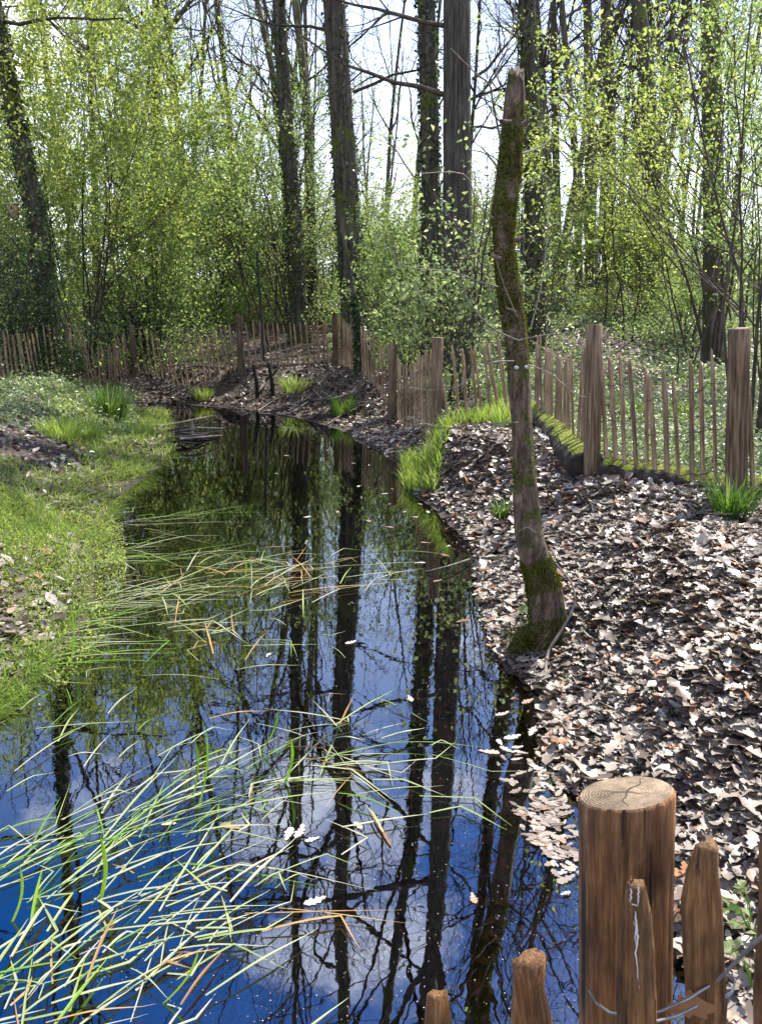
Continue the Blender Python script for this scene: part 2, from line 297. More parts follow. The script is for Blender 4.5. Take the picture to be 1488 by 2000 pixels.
def sdist(x, y):
    x = np.asarray(x, float); y = np.asarray(y, float); sh = x.shape; x = x.ravel(); y = y.ravel()
    A = POLY; B = np.roll(POLY, -1, 0); best = np.full(x.shape, 1e9); ins = np.zeros(x.shape, bool)
    for a, b in zip(A, B):
        e = b-a; t = np.clip(((x-a[0])*e[0]+(y-a[1])*e[1])/(e@e+1e-12), 0, 1)
        best = np.minimum(best, (x-a[0]-t*e[0])**2+(y-a[1]-t*e[1])**2)
        c = ((a[1] > y) != (b[1] > y)); xi = a[0]+(y-a[1])/(b[1]-a[1]+1e-12)*e[0]; ins ^= (c & (x < xi))
    s = np.sqrt(best); s[ins] *= -1
    return s.reshape(sh)
def gz(x, y, s=None):
    x = np.asarray(x, float); y = np.asarray(y, float)
    if s is None: s = sdist(x, y)
    s = s+.05*wob(x, y, 5.0)
    far = sstep(9.5, 13.5, y); side = sstep(-1.0, 0.3, x)
    wr = 1.15-.65*sstep(7.2, 9.6, y)
    gentle = (.50*sstep(-.1, 1.9, s)+.10*sstep(1.5, 4, s))*(1-side)+.60*sstep(-.06, 1, s/wr)*side
    steep = .07*sstep(0, .5, s)+.55*sstep(.7, 1.9, s)
    out = (gentle*(1-far)+steep*far)
    out = out+.02*wob(x, y, 3.1)*sstep(.05, .6, s)+.008*wob(x+3, y, 11)*sstep(0, .3, s)
    z = np.where(s > 0, out+.004, 0)
    ins = np.where(s < 0, -.07*sstep(0, .4, -s)-.45*sstep(.25+.3*side, 1.4+.3*side, -s), 0)
    y0 = 19.5-3.5*sstep(-1, 4, x)
    hill = .115*np.maximum(0, y-y0)*sstep(0, 5, y-y0); hill = 3.6*np.tanh(hill/3.6)
    rt = .05*np.maximum(0, x-4.0)
    z = z+.05*far*wob(x+7, y*1.3, 6.5)*sstep(.3, 1.0, s)*(1-sstep(2.2, 3.2, s))
    return z+ins+hill+np.minimum(rt, 1.2)+.10*wob(x*.3, y*.3, 1)*sstep(18, 30, y)
def spaced(*segs):
    out = []
    for a, b, st in segs: out += list(np.arange(a, b-1e-6, st))
    return np.array(out+[segs[-1][1]])
gx = spaced((-240,-30,15),(-30,-10,1),(-10,-4.5,.2),(-4.5,3.6,.06),(3.6,10,.2),(10,30,1),(30,240,15))
gy = spaced((-40,-4,4),(-4,1,.4),(1,7.5,.06),(7.5,15,.11),(15,26,.2),(26,60,1),(60,400,20))
GX, GY = np.meshgrid(gx, gy); GZ = gz(GX, GY)
nx, ny = len(gx), len(gy)
idx = (np.arange(ny-1)[:, None]*nx+np.arange(nx-1)[None, :])
GF = np.stack([idx, idx+1, idx+nx+1, idx+nx], -1).reshape(-1, 4)
g = link('ground', mesh_np('ground', np.stack([GX, GY, GZ], -1).reshape(-1, 3), GF, [M['ground']], True)); tag(g, None, None, kind='structure')
wv = np.array([(-8, .6, 0), (4.0, .6, 0), (4.0, 20, 0), (-8, 20, 0)], float)
w = link('pond_water', mesh_np('pond_water', wv, np.array([[0, 1, 2, 3]]), [M['water']])); tag(w, None, None, kind='structure')

# ------------------------------------------------------------------ fences
def ring_post(h, r, k=18, rings=7, jit=.04, rng=R, slope=0.0):
    zs = np.linspace(-.35, h, rings); a = np.linspace(0, 2*math.pi, k, endpoint=False)
    prof = 1+jit*np.sin(a*2+rng.uniform(0, 6))+jit*.6*np.sin(a*5+rng.uniform(0, 6))+rng.normal(0, jit*.25, k)
    V = []
    for z in zs:
        rr = r*prof*(1+.03*np.sin(z*5+rng.uniform(0, .5)))
        if k >= 48:
            for cj, (c0, c1, dp) in {41: (.25, 2, .07), 48: (.0, .62, .08), 53: (.45, 2, .06), 59: (.0, .9, .07), 36: (.1, .55, .05), 45: (.6, .95, .05)}.items():
                if c0*h < z < c1*h: rr[cj % k] *= 1-dp; rr[(cj+1) % k] *= 1-dp*.2
        V.append(np.stack([np.cos(a)*rr, np.sin(a)*rr, np.full(k, z)+(slope*np.sin(a)*r if z == h else 0)], 1))
    V.append(np.stack([np.cos(a)*r*prof*.93, np.sin(a)*r*prof*.93, h+.006+slope*np.sin(a)*r], 1))
    V = np.concatenate(V+[np.array([[0, 0, h+.006]])]); n = rings+1
    i = np.arange(n-1)[:, None]*k; j = np.arange(k)[None, :]; j2 = (j+1) % k
    F4 = np.stack([i+j, i+j2, i+k+j2, i+k+j], -1).reshape(-1, 4)
    F3 = np.stack([np.arange(k)+(n-1)*k, (np.arange(k)+1) % k+(n-1)*k, np.full(k, n*k)], 1)
    return V, [F4, F3], np.concatenate([np.zeros(len(F4)), np.ones(len(F3))])
def pale_mesh(h, w, seed, k=7, rings=6, mat='pale', blunt=.35):
    rng = np.random.default_rng(seed); a = np.linspace(0, 2*math.pi, k, endpoint=False)+rng.uniform(0, 1)
    pr = 1+rng.normal(0, .13, k); zs = list(np.linspace(0, h-.09, rings))+[h-.04, h]
    V = []; cx = np.cumsum(rng.normal(0, .0025, len(zs))); cy = np.cumsum(rng.normal(0, .0025, len(zs))); cx -= cx[-1]*np.linspace(0, 1, len(zs)); cy -= cy[-1]*np.linspace(0, 1, len(zs))
    for i, z in enumerate(zs):
        s = 1 if i < rings else (.72 if i == rings else blunt)
        s *= 1+rng.normal(0, .04)
        V.append(np.stack([cx[i]+np.cos(a)*w*.5*pr*s, cy[i]+np.sin(a)*w*.36*pr*s, np.full(k, z)+(rng.normal(0, .004, k) if i >= rings else 0)], 1))
    V = np.concatenate(V+[np.array([[cx[-1], cy[-1], h+.008]])]); n = len(zs)
    i = np.arange(n-1)[:, None]*k; j = np.arange(k)[None, :]; j2 = (j+1) % k
    F4 = np.stack([i+j, i+j2, i+k+j2, i+k+j], -1).reshape(-1, 4)
    F3 = np.stack([np.arange(k)+(n-1)*k, (np.arange(k)+1) % k+(n-1)*k, np.full(k, n*k)], 1)
    return mesh_np('pale', V, [F4, F3], [M[mat]])
PALES = [pale_mesh(1.0, random.uniform(.036, .054), 40+i) for i in range(10)]
V, F, mi = ring_post(1.18, .069); POSTM = mesh_np('post', V, F, [M['post'], M['sawn']], True, mi)
def fence(label, posts, npal, sag=.08, dens_lean=.035, pale_h=.93, lean0=-.08):
    """posts: list of (x, y, height, lean_x, lean_y, has_post); npal: pales per bay"""
    f = thing('paling_fence', label, 'fence', (posts[0][0], posts[0][1], float(gz(posts[0][0], posts[0][1]))), 'chestnut paling fence round the pond')
    o = np.array(f.location); wires = [[], [], []]
    for x, y, h, lx, ly, hp in posts:
        z = float(gz(x, y))
        if hp: link('post', POSTM, f, np.array([x, y, z])-o, (ly, lx, random.uniform(0, 6)), (1, 1, h/1.18))
    for bi, n in enumerate(npal):
        a = np.array(posts[bi][:2]); b = np.array(posts[bi+1][:2]); ang = math.atan2(*(b-a)[::-1])
        nrm = np.array([-(b-a)[1], (b-a)[0]])/np.linalg.norm(b-a)
        lean = 0.0
        for i in range(n):
            t = (i+1+random.uniform(-.22, .22))/(n+1); q = a+(b-a)*t+nrm*.055
            lean = .75*lean+random.gauss(0, dens_lean)
            ln_ = lean+lean0; dz = -sag*math.sin(math.pi*t)
            z = float(gz(q[0], q[1]))+.06+dz*.5
            hh = pale_h*random.uniform(.93, 1.05)+dz*.5
            m = Matrix.Rotation(ang, 4, 'Z') @ Matrix.Rotation(ln_, 4, 'Y') @ Matrix.Rotation(random.gauss(0, .03), 4, 'X') @ Matrix.Rotation(random.uniform(-.6, .6), 4, 'Z')
            link('pale', random.choice(PALES), f, np.array([q[0], q[1], z])-o, m.to_euler(), (1, 1, hh))
            for k, wz in enumerate((.16, .47, .76)):
                wires[k].append(np.array([q[0]-nrm[0]*.028, q[1]-nrm[1]*.028, z+wz*hh+random.gauss(0, .008)])+np.array([(b-a)[0], (b-a)[1], 0])/np.linalg.norm(b-a)*ln_*wz)
        for k, wz in enumerate((.2, .5, .98)):
            wires[k].append(np.array([b[0], b[1], float(gz(*b))+wz])-np.array([nrm[0], nrm[1], 0])*.083)
    for k in range(3):
        P = np.array(wires[k]); P2 = [P[0]]
        for i in range(len(P)-1): P2 += [(P[i]+P[i+1])/2-np.array([0, 0, .006]), P[i+1]]
        T = Tubes(); T.add(np.array(P2), np.full(len(P2), .0035), 4); V, F = T.get(); part('wire', V, F, [M['wire']], f, True)
    return f
def pp(px, Y, h=1.15, lx=0., ly=0., hp=True): return (colx(px, Y), Y, h, lx, ly, hp)
fence('low paling fence at the left edge, closest to the glossy dark bush', [pp(-70, 13.2), pp(5, 14.6, .95, -.12), pp(138, 16.6, 1.05), pp(262, 18.9, 1.05, .05)], [12, 15, 19], pale_h=.92)
fence('paling fence across the far end of the pond above the dark earth bank', [pp(262, 18.9, 1.0, 0, 0, False), pp(470, 18.9, 1.2, -.08), pp(655, 20.0, 1.2)], [19, 17], pale_h=1.0)
fence('paling fence with closely set pales on the right bank before the big oak', [pp(655, 20.0, 1.2, 0, 0, False), pp(765, 14.3, 1.2, -.03), pp(850, 10.2, 1.2, -.02)], [26, 16], pale_h=1.0)
fence('short paling fence run seen behind the leaning mossy snag', [pp(850, 10.2, 1.2, 0, 0, False), pp(1032, 10.7, 1.1, 0, 0, False)], [10], dens_lean=.045, pale_h=.98, lean0=-.16)
fence('nearest paling fence on the right with two stout round posts and mossy logs', [pp(1032, 10.7, 1.1, 0, 0, False), pp(1158, 7.0, 1.19, -.05), pp(1440, 5.75, 1.16, -.09), pp(1640, 5.2, 1.2)], [20, 12, 6], sag=.2, dens_lean=.04, pale_h=1.0, lean0=-.12)

# near fence in the foreground
nf = thing('paling_fence', 'foreground paling fence with a thick sawn post at the bottom right corner', 'fence', (.36, 1.12, float(gz(.36, 1.12))), 'chestnut paling fence round the pond')
NFO = np.array(nf.location)
pt = atY(1233, 1568, 1.125)
V, F, mi = ring_post(pt[2]-NFO[2], .0705, 72, 20, .022, np.random.default_rng(12), -.20)
po = link('post', mesh_np('post', V, F, [M['post_near'], M['sawn']], True, mi), nf, (pt[0]+.050-NFO[0], pt[1]-NFO[1]-.01, 0), (-.05, -.03, .5))
po['label'] = 'thick round post with a sawn top showing rings and cracks'
hz = pt[2]-NFO[2]+.0065
for ang, ln in ((.3, .062), (2.2, .058), (3.9, .06), (5.2, .035)):        # drying cracks in the sawn top
    P = np.array([[math.cos(ang+.12*math.sin(t*9))*ln*t, math.sin(ang+.12*math.sin(t*9))*ln*t, hz-.10*math.sin(ang)*ln*t*0 - .10*math.sin(ang+.12*math.sin(t*9))*ln*t*-0] for t in np.linspace(.02, 1, 8)])
    P[:, 2] = hz+.0006-.20*P[:, 1]
    wd = .0011*np.linspace(1, .3, 8); sd = np.array([-math.sin(ang), math.cos(ang), 0])
    VV = np.concatenate([P+sd*wd[:, None], P-sd*wd[:, None]]); FF = np.array([[i, i+1, 9+i, 8+i] for i in range(7)])
    link('crack', mesh_np('crack', VV, FF, [M['crack']]), po)
def near_pale(px, py, Y, w, seed, lx=0., ly=0., blunt=.4, lab=None):
    t = atY(px, py, Y); z0 = float(gz(t[0], t[1]))+.02; me = pale_mesh(t[2]-z0, w, seed, 14, 12, 'pale_near', blunt)
    h = t[2]-z0
    o = link('pale', me, nf, (t[0]-NFO[0]-math.sin(lx)*h, t[1]-NFO[1]+math.sin(ly)*h, z0-NFO[2]), (ly, lx, .2))
    if lab: o['label'] = lab
    return o
pA = near_pale(1226, 1712, .905, .047, 91, -.07, .02, .45, 'pale standing in front of the thick post, streaked with white resin')
pB = near_pale(1368, 1628, 1.03, .054, 92, -.10, .0, .55)
pC = near_pale(1514, 1535, 1.10, .05, 93, -.07, .0, .8)
pD = near_pale(1022, 1840, .87, .05, 94, -.13, .0, .75)
pE = near_pale(852, 1938, .86, .042, 95, -.04, 0, .5)
rng = np.random.default_rng(5)
P = atY(1226, 1740, .905); a = np.array(nf.location)
def resin(px0, py0, px1, py1, Y, w):
    A_, B_ = atY(px0, py0, Y), atY(px1, py1, Y); n = 14; T = np.linspace(0, 1, n)[:, None]; C = A_+(B_-A_)*T; C[:, 0] += rng.normal(0, .0006, n)
    wd = w*rng.uniform(.4, 1, n)*np.sin(np.linspace(.15, 3.0, n)); C[:, 1] += rng.normal(0, .0004, n)
    T2 = Tubes(); T2.add(C, np.abs(wd)*.7+.0003, 5); V, F = T2.get(); part('resin_streak', V, F, [M['resin']], nf, True)
for q in ((1232,1735,1230,1762,.884,.0014),(1247,1732,1245,1768,.884,.0014),(1233,1765,1244,1769,.884,.0014),(1240,1780,1244,1850,.884,.0024),(1238,1800,1246,1930,.884,.0012)): resin(*q)
def coil(c, r, turns, rise, rw, tilt=0):
    n = int(22*turns)+1; t = np.linspace(0, 2*math.pi*turns, n)
    P = np.stack([np.cos(t)*r, np.sin(t)*r, rise*t/6.28+tilt*np.cos(t)*r], 1)+c; T = Tubes(); T.add(P, np.full(n, rw), 6); V, F = T.get(); part('wire', V, F, [M['wire_near']], nf, True)
bB = atY(1390, 1925, 1.03); coil(bB+np.array([0, .0, 0]), .028, 2.2, .004, .0014, .2)
def wire_px(pts, rw):
    P = np.array([atY(*q) for q in pts]); P = np.array([P[0]]+[x for i in range(len(P)-1) for x in ((P[i]*.5+P[i+1]*.5), P[i+1])]); T = Tubes(); T.add(P, np.full(len(P), rw), 6); V, F = T.get(); part('wire', V, F, [M['wire_near']], nf, True)
wire_px([(1400,1915,.99),(1435,1880,.97),(1470,1845,.95),(1520,1800,.93)], .0026)
wire_px([(1150,1935,1.04),(1165,1960,.99),(1190,1978,.93),(1235,1985,.885),(1290,1975,.93),(1345,1950,.99),(1385,1925,.995)], .0018)
wire_px([(1280,1995,.90),(1320,1985,.93),(1360,1965,.97)], .002)

# mossy retaining logs under the fence
def log(name, label, A, B, r, mat='log', flat=1.0):
    A, B = np.array(A, float), np.array(B, float); n = 16; t = np.linspace(0, 1, n)[:, None]; P = A+(B-A)*t+R.normal(0, .012, (n, 3)); k = 14
    d = unit((B-A)[None])[0]; up = np.array([0, 0, 1.]); sd = unit(np.cross(d, up)[None])[0]; a = np.linspace(0, 6.283, k, endpoint=False)
    pr = r*(1+.10*np.sin(a*3+1)+.05*np.sin(a*7))
    V = np.concatenate([p+(np.cos(a)*pr*flat)[:, None]*sd+(np.sin(a)*pr*(1+R.normal(0, .05)))[:, None]*up for p in P]+[P[:1], P[-1:]])
    i = np.arange(n-1)[:, None]*k; j = np.arange(k)[None, :]; j2 = (j+1) % k; F4 = np.stack([i+j, i+j2, i+k+j2, i+k+j], -1).reshape(-1, 4)
    c0 = n*k; F3 = np.concatenate([np.stack([(np.arange(k)+1) % k, np.arange(k), np.full(k, c0)], 1), np.stack([np.arange(k)+(n-1)*k, (np.arange(k)+1) % k+(n-1)*k, np.full(k, c0+1)], 1)])
    o = thing(name, label, 'log', (A+B)/2); part('wood', V, [F4, F3], [M[mat]], o, True); return o
def gp(px, Y, dz=0.): x = colx(px, Y); return np.array([x, Y, float(gz(x, Y))+dz])
log('retaining_log', 'moss-topped squared beam on the bank behind the bright grass', gp(852, 10.05, .02), gp(1045, 10.4, .05), .17, flat=.8)
log('retaining_log', 'mossy log along the foot of the fence leading up to the first stout post', gp(1062, 9.9, .03), gp(1150, 7.02, .04), .15)
log('retaining_log', 'mossy log at the foot of the open pales between the two stout posts', gp(1190, 6.95, .02), gp(1500, 5.78, .02), .14)

# ------------------------------------------------------------------ trees
def grow(rng, T, pts, p, d, ln, r, lvl, maxl, kids, wig, trop, shrink=.55, mink=3):
    n = {0: 10, 1: 8, 2: 6, 3: 4, 4: 3, 5: 3}[min(lvl, 5)]; P = [p]; dd = d
    for i in range(n):
        dd = unit((dd+rng.normal(0, wig, 3)+np.array([0, 0, trop]))[None])[0]; P.append(P[-1]+dd*ln/n)
    P = np.array(P); rad = r*np.linspace(1, .30 if lvl < maxl else .35, n+1)
    T.add(P, np.maximum(rad, .0018), max(mink, 9-2*lvl))
    if lvl >= maxl: pts.append(P[1:]); return
    if lvl >= maxl-1: pts.append(P[n//2:])
    for c in range(kids[lvl]):
        t = rng.uniform(.22, 1.0); q = t*n; i0 = min(int(q), n-1); s = P[i0]+(P[i0+1]-P[i0])*(q-i0); ax = unit((P[i0+1]-P[i0])[None])[0]
        sd = unit(np.cross(ax, rng.normal(size=3))[None])[0]; an = rng.uniform(.45, 1.05)
        grow(rng, T, pts, s, ax*math.cos(an)+sd*math.sin(an), ln*rng.uniform(.38, .62)*(1.15-.45*t), r*(1-.62*t)*shrink, lvl+1, maxl, kids, wig*1.15, trop*.7, shrink, mink)
def trunk_path(pts, k=6):
    P = np.array(pts); out = [P[0]]
    for i in range(len(P)-1):
        for j in range(1, k+1): out.append(P[i]+(P[i+1]-P[i])*j/k)
    return np.array(out)
def big_tree(label, pxs, Y, diam, H, seed, mat='bark_dark', limbs=13, first=.34, kids=(0, 6, 5, 4), ivy=0, ivyh=8, maxl=4, group=None, lowlimbs=(), spread=1.0):
    """pxs: image points of the trunk's lower part from the foot up, at distance Y"""
    rng = np.random.default_rng(seed); x0 = colx(pxs[0][0], Y); base = np.array([x0, Y, float(gz(x0, Y))])
    pts = [base-np.array([0, 0, .3])]+[atY(q[0], q[1], Y+(q[2] if len(q) > 2 else 0)) for q in pxs[1:]]
    top = pts[-1]; d = unit((pts[-1]-pts[-2])[None])[0]; zt = top[2]
    while zt < H:
        d = unit((d+rng.normal(0, .035, 3)*np.array([1, 1, 0])+np.array([-d[0]*.12, -d[1]*.12, 0]))[None])[0]; pts.append(pts[-1]+d*2.0); zt = pts[-1][2]
    P = trunk_path(pts, 5); h = (P[:, 2]-base[2])/(H-base[2]); rad = diam/2*np.clip(1-.72*np.clip(h, 0, 1)**1.15, .05, 1)
    rad *= 1+.55*np.exp(-np.clip(P[:, 2]-base[2], 0, 9)*3.2)+rng.normal(0, .015, len(rad))
    t = thing('tree', label, 'tree', base, group); T = Tubes(); T.add(P, rad, 22); V, F = T.get()
    a = np.arange(len(V)) % 22; V += 0
    part('trunk', V, F, [M[mat]], t, True)
    T = Tubes(); pl = []
    for i in range(limbs):
        f = first+(1-first)*((i+rng.uniform(0, .9))/limbs); k = int(np.argmin(np.abs(h-f))); az = rng.uniform(0, 6.28); el = rng.uniform(.25, .9)+.4*f
        dv = np.array([math.cos(az)*math.cos(el), math.sin(az)*math.cos(el), math.sin(el)])
        grow(rng, T, pl, P[k], dv, (H*.36)*(1.25-.75*f)*spread*rng.uniform(.75, 1.1), rad[k]*rng.uniform(.3, .48), 1, maxl, kids, .13, .05)
    for (qx, qy, dx, dz, ln, r) in lowlimbs:
        q = atY(qx, qy, Y); grow(rng, T, pl, q, unit(np.array([[dx, rng.uniform(-.5, .1), dz]]))[0], ln, r, 2, 4, (0, 0, 5, 4), .16, .03)
    V, F = T.get(); part('crown', V, F, [M['twig']], t, True)
    if ivy:
        ks = rng.uniform(0, 1, ivy)**1.15; hh = ks*ivyh+base[2]; C = np.empty((ivy, 3)); az = rng.uniform(0, 6.28, ivy)
        for c in range(2): C[:, c] = np.interp(hh, P[:, 2], P[:, c])
        rr = np.interp(hh, P[:, 2], rad)*(1.0+rng.exponential(.07, ivy)); C[:, 2] = hh; C[:, 0] += np.cos(az)*rr; C[:, 1] += np.sin(az)*rr
        D = np.stack([np.cos(az)*.5+rng.normal(0, .3, ivy), np.sin(az)*.5+rng.normal(0, .3, ivy), np.full(ivy, -.8)], 1)
        V, F = leaves_np(C, .07, up=.5, asp=.9, rng=rng, D=D); iv = part('ivy', V, F, [M['ivy']], t); iv['kind'] = 'stuff'; iv['label'] = 'dark glossy ivy climbing the trunk'
    return t
big_tree('thick straight oak with ridged dark bare bark, tallest at the centre', [(897,640),(893,480),(892,300),(892,120),(892,0)], 15.5, .52, 23, 1, 'bark_oak', 14, .38, (0, 7, 6, 5), lowlimbs=[(868,185,-1,.05,2.6,.045),(866,50,-1,.15,2.2,.04),(922,155,.8,.5,1.8,.03),(918,250,.9,-.1,1.4,.025)])
big_tree('ivy-clad tree pressed behind the left side of the thick oak', [(845,640),(842,450),(838,200),(832,0)], 17.5, .40, 21, 2, 'bark_dark', 10, .40, ivy=2600, ivyh=10)
big_tree('ivy-dotted tall tree left of the oak, its foot behind the far fence', [(698,640),(685,520),(672,300),(660,120),(652,0)], 21.5, .62, 24, 3, 'bark_dark', 12, .36, (0, 7, 6, 4), ivy=1700, ivyh=8, lowlimbs=[(690,180,1,-.05,3.0,.04),(640,60,-.9,.3,2.5,.04)])
big_tree('straight ivy-flecked tree directly behind the top of the leaning snag', [(1046,560),(1042,400),(1035,150),(1028,0)], 20, .44, 22, 4, 'bark_dark', 12, .36, ivy=2600, ivyh=9)
big_tree('slim dark tree among the left shrubs with a thin ivy coat', [(585,600),(575,440),(560,250),(548,80),(545,0)], 23.5, .42, 22, 5, 'bark_dark', 12, .35, ivy=2400, ivyh=8)
big_tree('ivy-covered tree leaning left beside the nest box', [(98,560),(80,450),(45,300),(10,120),(-14,0)], 17.0, .36, 19, 6, 'bark_dark', 10, .42, ivy=2600, ivyh=9, lowlimbs=[(-2,40,1,.15,2.4,.04)])
big_tree('dark tree on the right curving left toward its top against white sky', [(1278,520),(1276,380),(1268,220),(1255,80),(1245,0)], 25, .48, 22, 7, 'bark_dark', 13, .4)
big_tree('tree in the right middle distance with a twin trunk close on its right', [(1150,480),(1150,300),(1148,100),(1146,0)], 32, .38, 23, 8, 'bark_far', 10, .35)
big_tree('pale greenish trunk at the right of the pair in the middle distance', [(1182,470),(1182,250),(1186,0)], 34, .42, 23, 9, 'bark_far', 10, .38)
big_tree('thin tree between the snag and the pair, slightly tilted left', [(1088,470),(1084,250),(1080,0)], 33, .30, 22, 10, 'bark_far', 9, .32)
big_tree('crooked thin tree bending right between the slender trunks', [(1128,480),(1125,330),(1112,180),(1096,0)], 30, .26, 20, 11, 'bark_far', 9, .3)
big_tree('slender tree left of the ivy-dotted tall tree, mossy pale bark', [(612,560),(606,350),(598,200),(584,60),(576,0)], 27, .30, 21, 12, 'bark_far', 9, .3)
big_tree('many-branched bare tree rising above the left shrubs', [(300,480),(304,250),(306,110),(306,0)], 28, .34, 20, 13, 'bark_far', 16, .16, lowlimbs=[(306,100,-.6,.8,4,.08),(306,90,.7,.8,4,.08)])
big_tree('leafy-barked tree at the upper right behind the hazel stems', [(1396,560),(1392,300),(1388,100),(1384,0)], 17, .40, 20, 14, 'bark_far', 6, .45)
big_tree('broken ivy tree stub beside the bend of the far fence', [(716,735),(706,680),(698,620)], 17.2, .26, 2.1, 15, 'bark_dark', 2, .8, (0, 2, 2, 2), ivy=900, ivyh=1.5)
#big_tree('tall tree standing just outside the right edge', [(1720,560),(1715,200),(1712,0)], 16, .5, 22, 16, 'bark_dark', 13, .38)
big_tree('tall tree standing just outside the left edge', [(-330,560),(-340,200),(-350,0)], 15, .5, 21, 17, 'bark_dark', 13, .4, ivy=2000, ivyh=8)

LANDMARKS = [(20, 'the nest box'), (165, 'the broad left hazel'), (306, 'the many-branched bare tree'), (565, 'the slim dark tree'), (668, 'the ivy-dotted tall tree'), (893, 'the thick oak'), (1036, 'the mossy snag top'), (1165, 'the pale greenish trunk pair'), (1265, 'the curving dark tree'), (1440, 'the last stout fence post')]
ORD = ['first', 'second', 'third', 'fourth', 'fifth', 'sixth', 'seventh', 'eighth', 'ninth', 'tenth', 'eleventh', 'twelfth', 'thirteenth', 'fourteenth', 'fifteenth']
def landmark_labels(pxs, noun):
    cl = {}; out = [None]*len(pxs)
    for i, p in enumerate(pxs):
        lm = min(LANDMARKS, key=lambda q: abs(q[0]-p)); cl.setdefault((lm, 'left' if p < lm[0] else 'right'), []).append(i)
    for (lm, sd), ii in cl.items():
        for k, i in enumerate(sorted(ii, key=lambda j: abs(pxs[j]-lm[0]))): out[i] = f'{ORD[min(k, 14)]} {noun} to the {sd} of {lm[1]}'
    return out
# far wood: slender trunks one can tell apart, copies of four forms
def far_proto(seed, H):
    rng = np.random.default_rng(seed); P = [np.array([0, 0, -.4])]; d = np.array([rng.normal(0, .03), 0, 1.])
    for i in range(10): d = unit((d+rng.normal(0, .03, 3))[None])[0]; P.append(P[-1]+d*H/10)
    P = np.array(P); rad = .13*np.linspace(1, .2, 11); T = Tubes(); T.add(P, rad, 8); tv, tf = T.get()
    T = Tubes(); pl = []
    for i in range(11):
        f = rng.uniform(.25, 1)**.8; k = min(int(f*10), 10); az = rng.uniform(0, 6.28); el = rng.uniform(.35, 1.15)
        grow(rng, T, pl, P[k], np.array([math.cos(az)*math.cos(el), math.sin(az)*math.cos(el), math.sin(el)]), H*.22*(1.3-.7*f), rad[k]*.5, 1, 3, (0, 5, 4), .15, .06)
    cv, cf = T.get()
    pts = np.concatenate(pl); return mesh_np('trunk', tv, tf, [M['bark_far']], True), mesh_np('crown', cv, cf, [M['twig']], True)
FP = [far_proto(60+i, 16+2*i) for i in range(4)]
rng = np.random.default_rng(21)
fx = []
for i in range(100):
    Y = rng.uniform(29, 78); px = rng.uniform(-140, 1630)
    if i < 26: px = rng.uniform(900, 1330); Y = rng.uniform(30, 70)
    fx.append((px, Y))
flab = landmark_labels([q[0] for q in fx], 'slender far-off bare tree')
for i, (px, Y) in enumerate(fx):
    x = colx(px, Y); z = float(gz(x, Y)); tm, cm = FP[i % 4]
    t = thing('tree', flab[i], 'tree', (x, Y, z), 'slender trees of the far wood')
    t.rotation_euler = (rng.normal(0, .03), rng.normal(0, .05), rng.uniform(0, 6.28)); s = rng.uniform(.7, 1.35); t.scale = (s, s, rng.uniform(.85, 1.2))
    link('trunk', tm, t); link('crown', cm, t)

# the leaning mossy snag on the right shore
SN_Y = 4.52
sn_px = [(1054,1290,38),(1068,1215,35),(1062,1150,33),(1045,1090,30),(1031,1030,25),(1024,920,22),(1017,800,20),(1013,720,20),(1006,640,22),(991,560,20),(983,480,19),(984,420,21),(993,340,22),(1000,260,20),(1006,190,18),(1008,142,15)]
P = np.array([atY(x, y, SN_Y+.0006*(1290-y)*.25) for x, y, r in sn_px]); rad = np.array([r for *_, r in sn_px])/FPX*SN_Y*1.03
base = np.array([P[0, 0], P[0, 1], float(gz(P[0, 0], P[0, 1]))])
snag = thing('tree_snag', 'leaning mossy tree trunk with a broken-off top at the water edge', 'tree', base)
rng = np.random.default_rng(31)
tt = np.linspace(0, 1, len(P)); ti = np.linspace(0, 1, 76); PI_ = np.stack([np.interp(ti, tt, P[:, c]) for c in range(3)], 1); ri = np.interp(ti, tt, rad)
PI_ = np.concatenate([PI_[:1]+np.array([[0, 0, -.25]]), PI_])
ri = np.concatenate([[ri[0]*1.35], ri]); ri[1] *= 1.22; ri[2] *= 1.1
for _ in range(3): PI_[1:-1] = .25*PI_[:-2]+.5*PI_[1:-1]+.25*PI_[2:]
T = Tubes(); T.add(PI_, ri, 28); V, F = T.get(); V = V.reshape(-1, 28, 3); cc = PI_[:, None, :]
aa = np.linspace(0, 6.283, 28, endpoint=False)[None]; zz = np.arange(len(PI_))[:, None]
f = 1+.05*np.sin(aa*3+zz*.13)+.035*np.sin(aa*5-zz*.31)+.045*np.sin(aa*2+zz*.52)+rng.normal(0, .018, (len(PI_), 28))
V = cc+(V-cc)*f[..., None]; V[-1, :, 2] += rng.normal(0, .02, 28)+.03*np.cos(aa[0]); V[-2, :, 2] += rng.normal(0, .008, 28)
n = len(PI_); Vf = np.concatenate([V.reshape(-1, 3), PI_[-1:]-np.array([[0, 0, .02]])]); k = 28
F3 = np.stack([np.arange(k)+(n-1)*k, (np.arange(k)+1) % k+(n-1)*k, np.full(k, n*k)], 1)
def snagmat():
    m = M['bark_snag'].copy(); m.name = 'bark_snag_mossy'; return m
part('trunk', Vf, [F, F3], [snagmat()], snag, True)
M['moss'] = leafmat('moss', [(0, (.035, .05, .004)), (.6, (.10, .115, .008)), (1, (.20, .19, .015))], .25, rough=.8, spec=.1)
